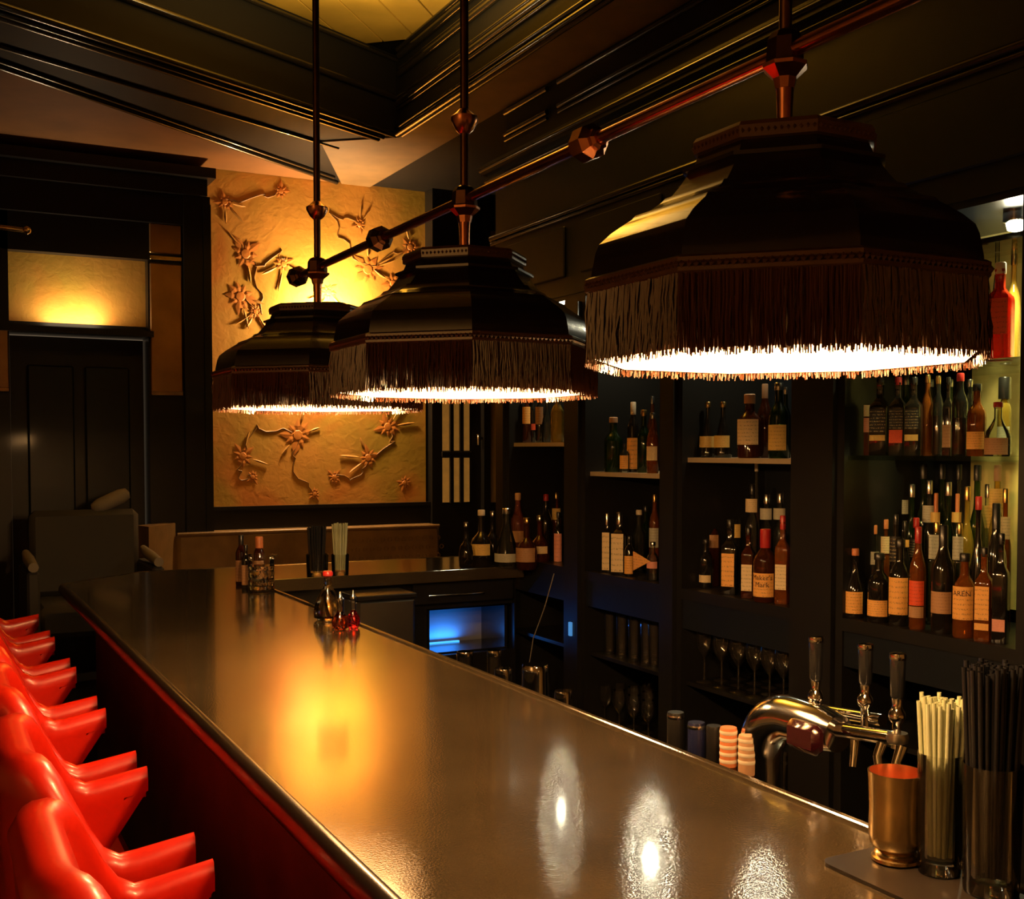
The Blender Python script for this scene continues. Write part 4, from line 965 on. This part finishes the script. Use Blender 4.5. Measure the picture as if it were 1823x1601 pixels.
# cut-glass mixing jar with bitters bottles
P = onZ(465, 1053, BT); k = mpp(P); R = 24 * k; h = 66 * k
mj = thing('mixing_glass', 'cut-crystal mixing glass with diamond facets on the far half of the bar', 'glass', P)
v = []; f = []; NR, NA = 6, 20
for j in range(NR + 1):
    for i in range(NA):
        a = 2 * pi * (i + (.5 if j % 2 else 0)) / NA; r = R * (.97 if j % 2 else 1.0); v.append((r * cos(a), r * sin(a), .008 + (h * .70 - .008) * j / NR))
for j in range(NR):
    for i in range(NA):
        a, b = j * NA + i, j * NA + (i + 1) % NA; c, d_ = a + NA, (j + 1) * NA + (i + 1) % NA
        f += [(a, b, c), (b, d_, c)] if j % 2 == 0 else [(a, b, d_), (a, d_, c)]
M_CUT = mat('cut_crystal', (1.0, .92, .70), .02, trans=1)
f += [tuple(range(NA - 1, -1, -1)), tuple(NR * NA + i for i in range(NA))]
MB().add(v, f).build('cut_body', M_CUT, mj, 0)
MB().lathe([(R * .98, h * .70), (R * .96, h * .76), (R * 1.03, h * .96), (R * 1.06, h), (R * 1.02, h)], 24, capb=False, capt=False).build('rim', G_STEM, mj, 40)
MB().lathe([(R * .92, 0), (R * .98, .004), (R * .96, .010)], 24).build('base', G_STEM, mj, 40)
MB().lathe([(R * .20, h * .98), (R * .24, h * 1.0), (R * .22, h * 1.02)], 8, (R * 1.02, -.006, -.004)).build('pouring_lip', G_STEM, mj, 40)
def bitters(px, by, top, w, glass, cap, lab, lm, lb, grp, style='slim', **kw):
    P = onZ(px, by, BT); k = mpp(P); h = (by - top) * k * 1.0; return bottle('bottle', lb, P, h, w * k / 2, style, glass, cap, lab, lm, grp, **kw)
bitters(430, 1042, 952, 20, G_BROWN, K_, (.08, .50), L_TAN, 'tall brown bitters bottle with a tan label behind the mixing glass', 'bitters bottles by the mixing glass', cap_h=.2)
bitters(438, 1049, 970, 15, G_DARK, K_, (.10, .55), L_TAN, 'thin dark bitters bottle between the brown one and the mixing glass', 'bitters bottles by the mixing glass', cap_h=.14)
bitters(462, 1040, 955, 20, G_BROWN, O_, (.1, .5), L_TAN, 'bitters bottle with a bulging orange cap behind the mixing glass', 'bitters bottles by the mixing glass', cap_h=.24, capr=.016)
# flask-shaped decanter and two red dashers
P = onZ(584, 1104, BT); k = mpp(P); h = 88 * k; R = 26 * k
dc = thing('decanter', 'flat-bottomed clear decanter with a red stopper near the inner bar edge', 'decanter', P)
MB().lathe([(R * .7, 0), (R * .96, .01), (R, h * .16), (R * .9, h * .32), (R * .62, h * .52), (R * .33, h * .66), (R * .28, h * .74), (R * .28, h * .88), (R * .34, h * .90)], 24).build('glass_body', mat('decanter_glass', (1.0, .86, .62), .02, trans=1), dc, 40)
MB().lathe([(R * .30, h * .89), (R * .36, h * .91), (R * .36, h * .97), (R * .28, h)], 16).build('stopper', M_REDCAP, dc, 40)
for px, by, top, w, m, lb in ((606, 1121, 1053, 31, mat('orange_red_glass', (1.0, .16, .04), .03, trans=1), 'orange-red glass dasher bottle with silver spout in front of the decanter'), (629, 1119, 1050, 25, mat('crimson_glass', (.9, .03, .05), .03, trans=1), 'crimson glass dasher bottle with silver spout at the inner bar edge')):
    P = onZ(px, by, BT); k = mpp(P); h = (by - top) * k; R = w * k / 2
    t = thing('dasher_bottle', lb, 'bottle', P, 'red dasher bottles by the decanter')
    MB().lathe([(R * .6, 0), (R * .9, .006), (R, h * .18), (R * .86, h * .32), (R * .48, h * .42), (R * .36, h * .48)], 18).build('red_bulb', m, t, 40)
    MB().lathe([(R * .36, h * .48), (R * .38, h * .72), (R * .44, h * .78)], 16).build('neck', G_STEM, t, 40)
    MB().lathe([(R * .42, h * .78), (R * .46, h * .82), (R * .24, h * .88), (R * .10, h)], 16).build('spout', M_SILVERCAP, t, 40)
# brass arm of a lamp in the next room, end showing at the far left
ra = thing('wall_bracket_lamp', 'brass lamp rod with a round end reaching in over the dark door', 'lamp', onY(48, 410, 6.3))
MB().tube([(-.75, 0, .03), (-.02, 0, .0)], .012).build('tube', M_BRASS, ra, 60)
MB().lathe([(0, -.022), (.018, -.012), (.022, 0), (.018, .012), (0, .022)], 12).build('end_ball', M_BRASS, ra, 60)
MB().tube([(-.75, 0, .03), (-.75, 0, 3.41 - ra.location.z)], .010).build('rod', M_DARKCOP, ra, 60)
# thin cable down the corner pillar
tag(MB().tube([(2.47, 4.30, 1.10), (2.44, 4.33, .95), (2.42, 4.40, .80), (2.40, 4.42, .62)], .0025, 6).build('cable', M_PALE, None, 60), 'thin pale cable hanging from the bottle shelf at the corner of the bar', 'cable')
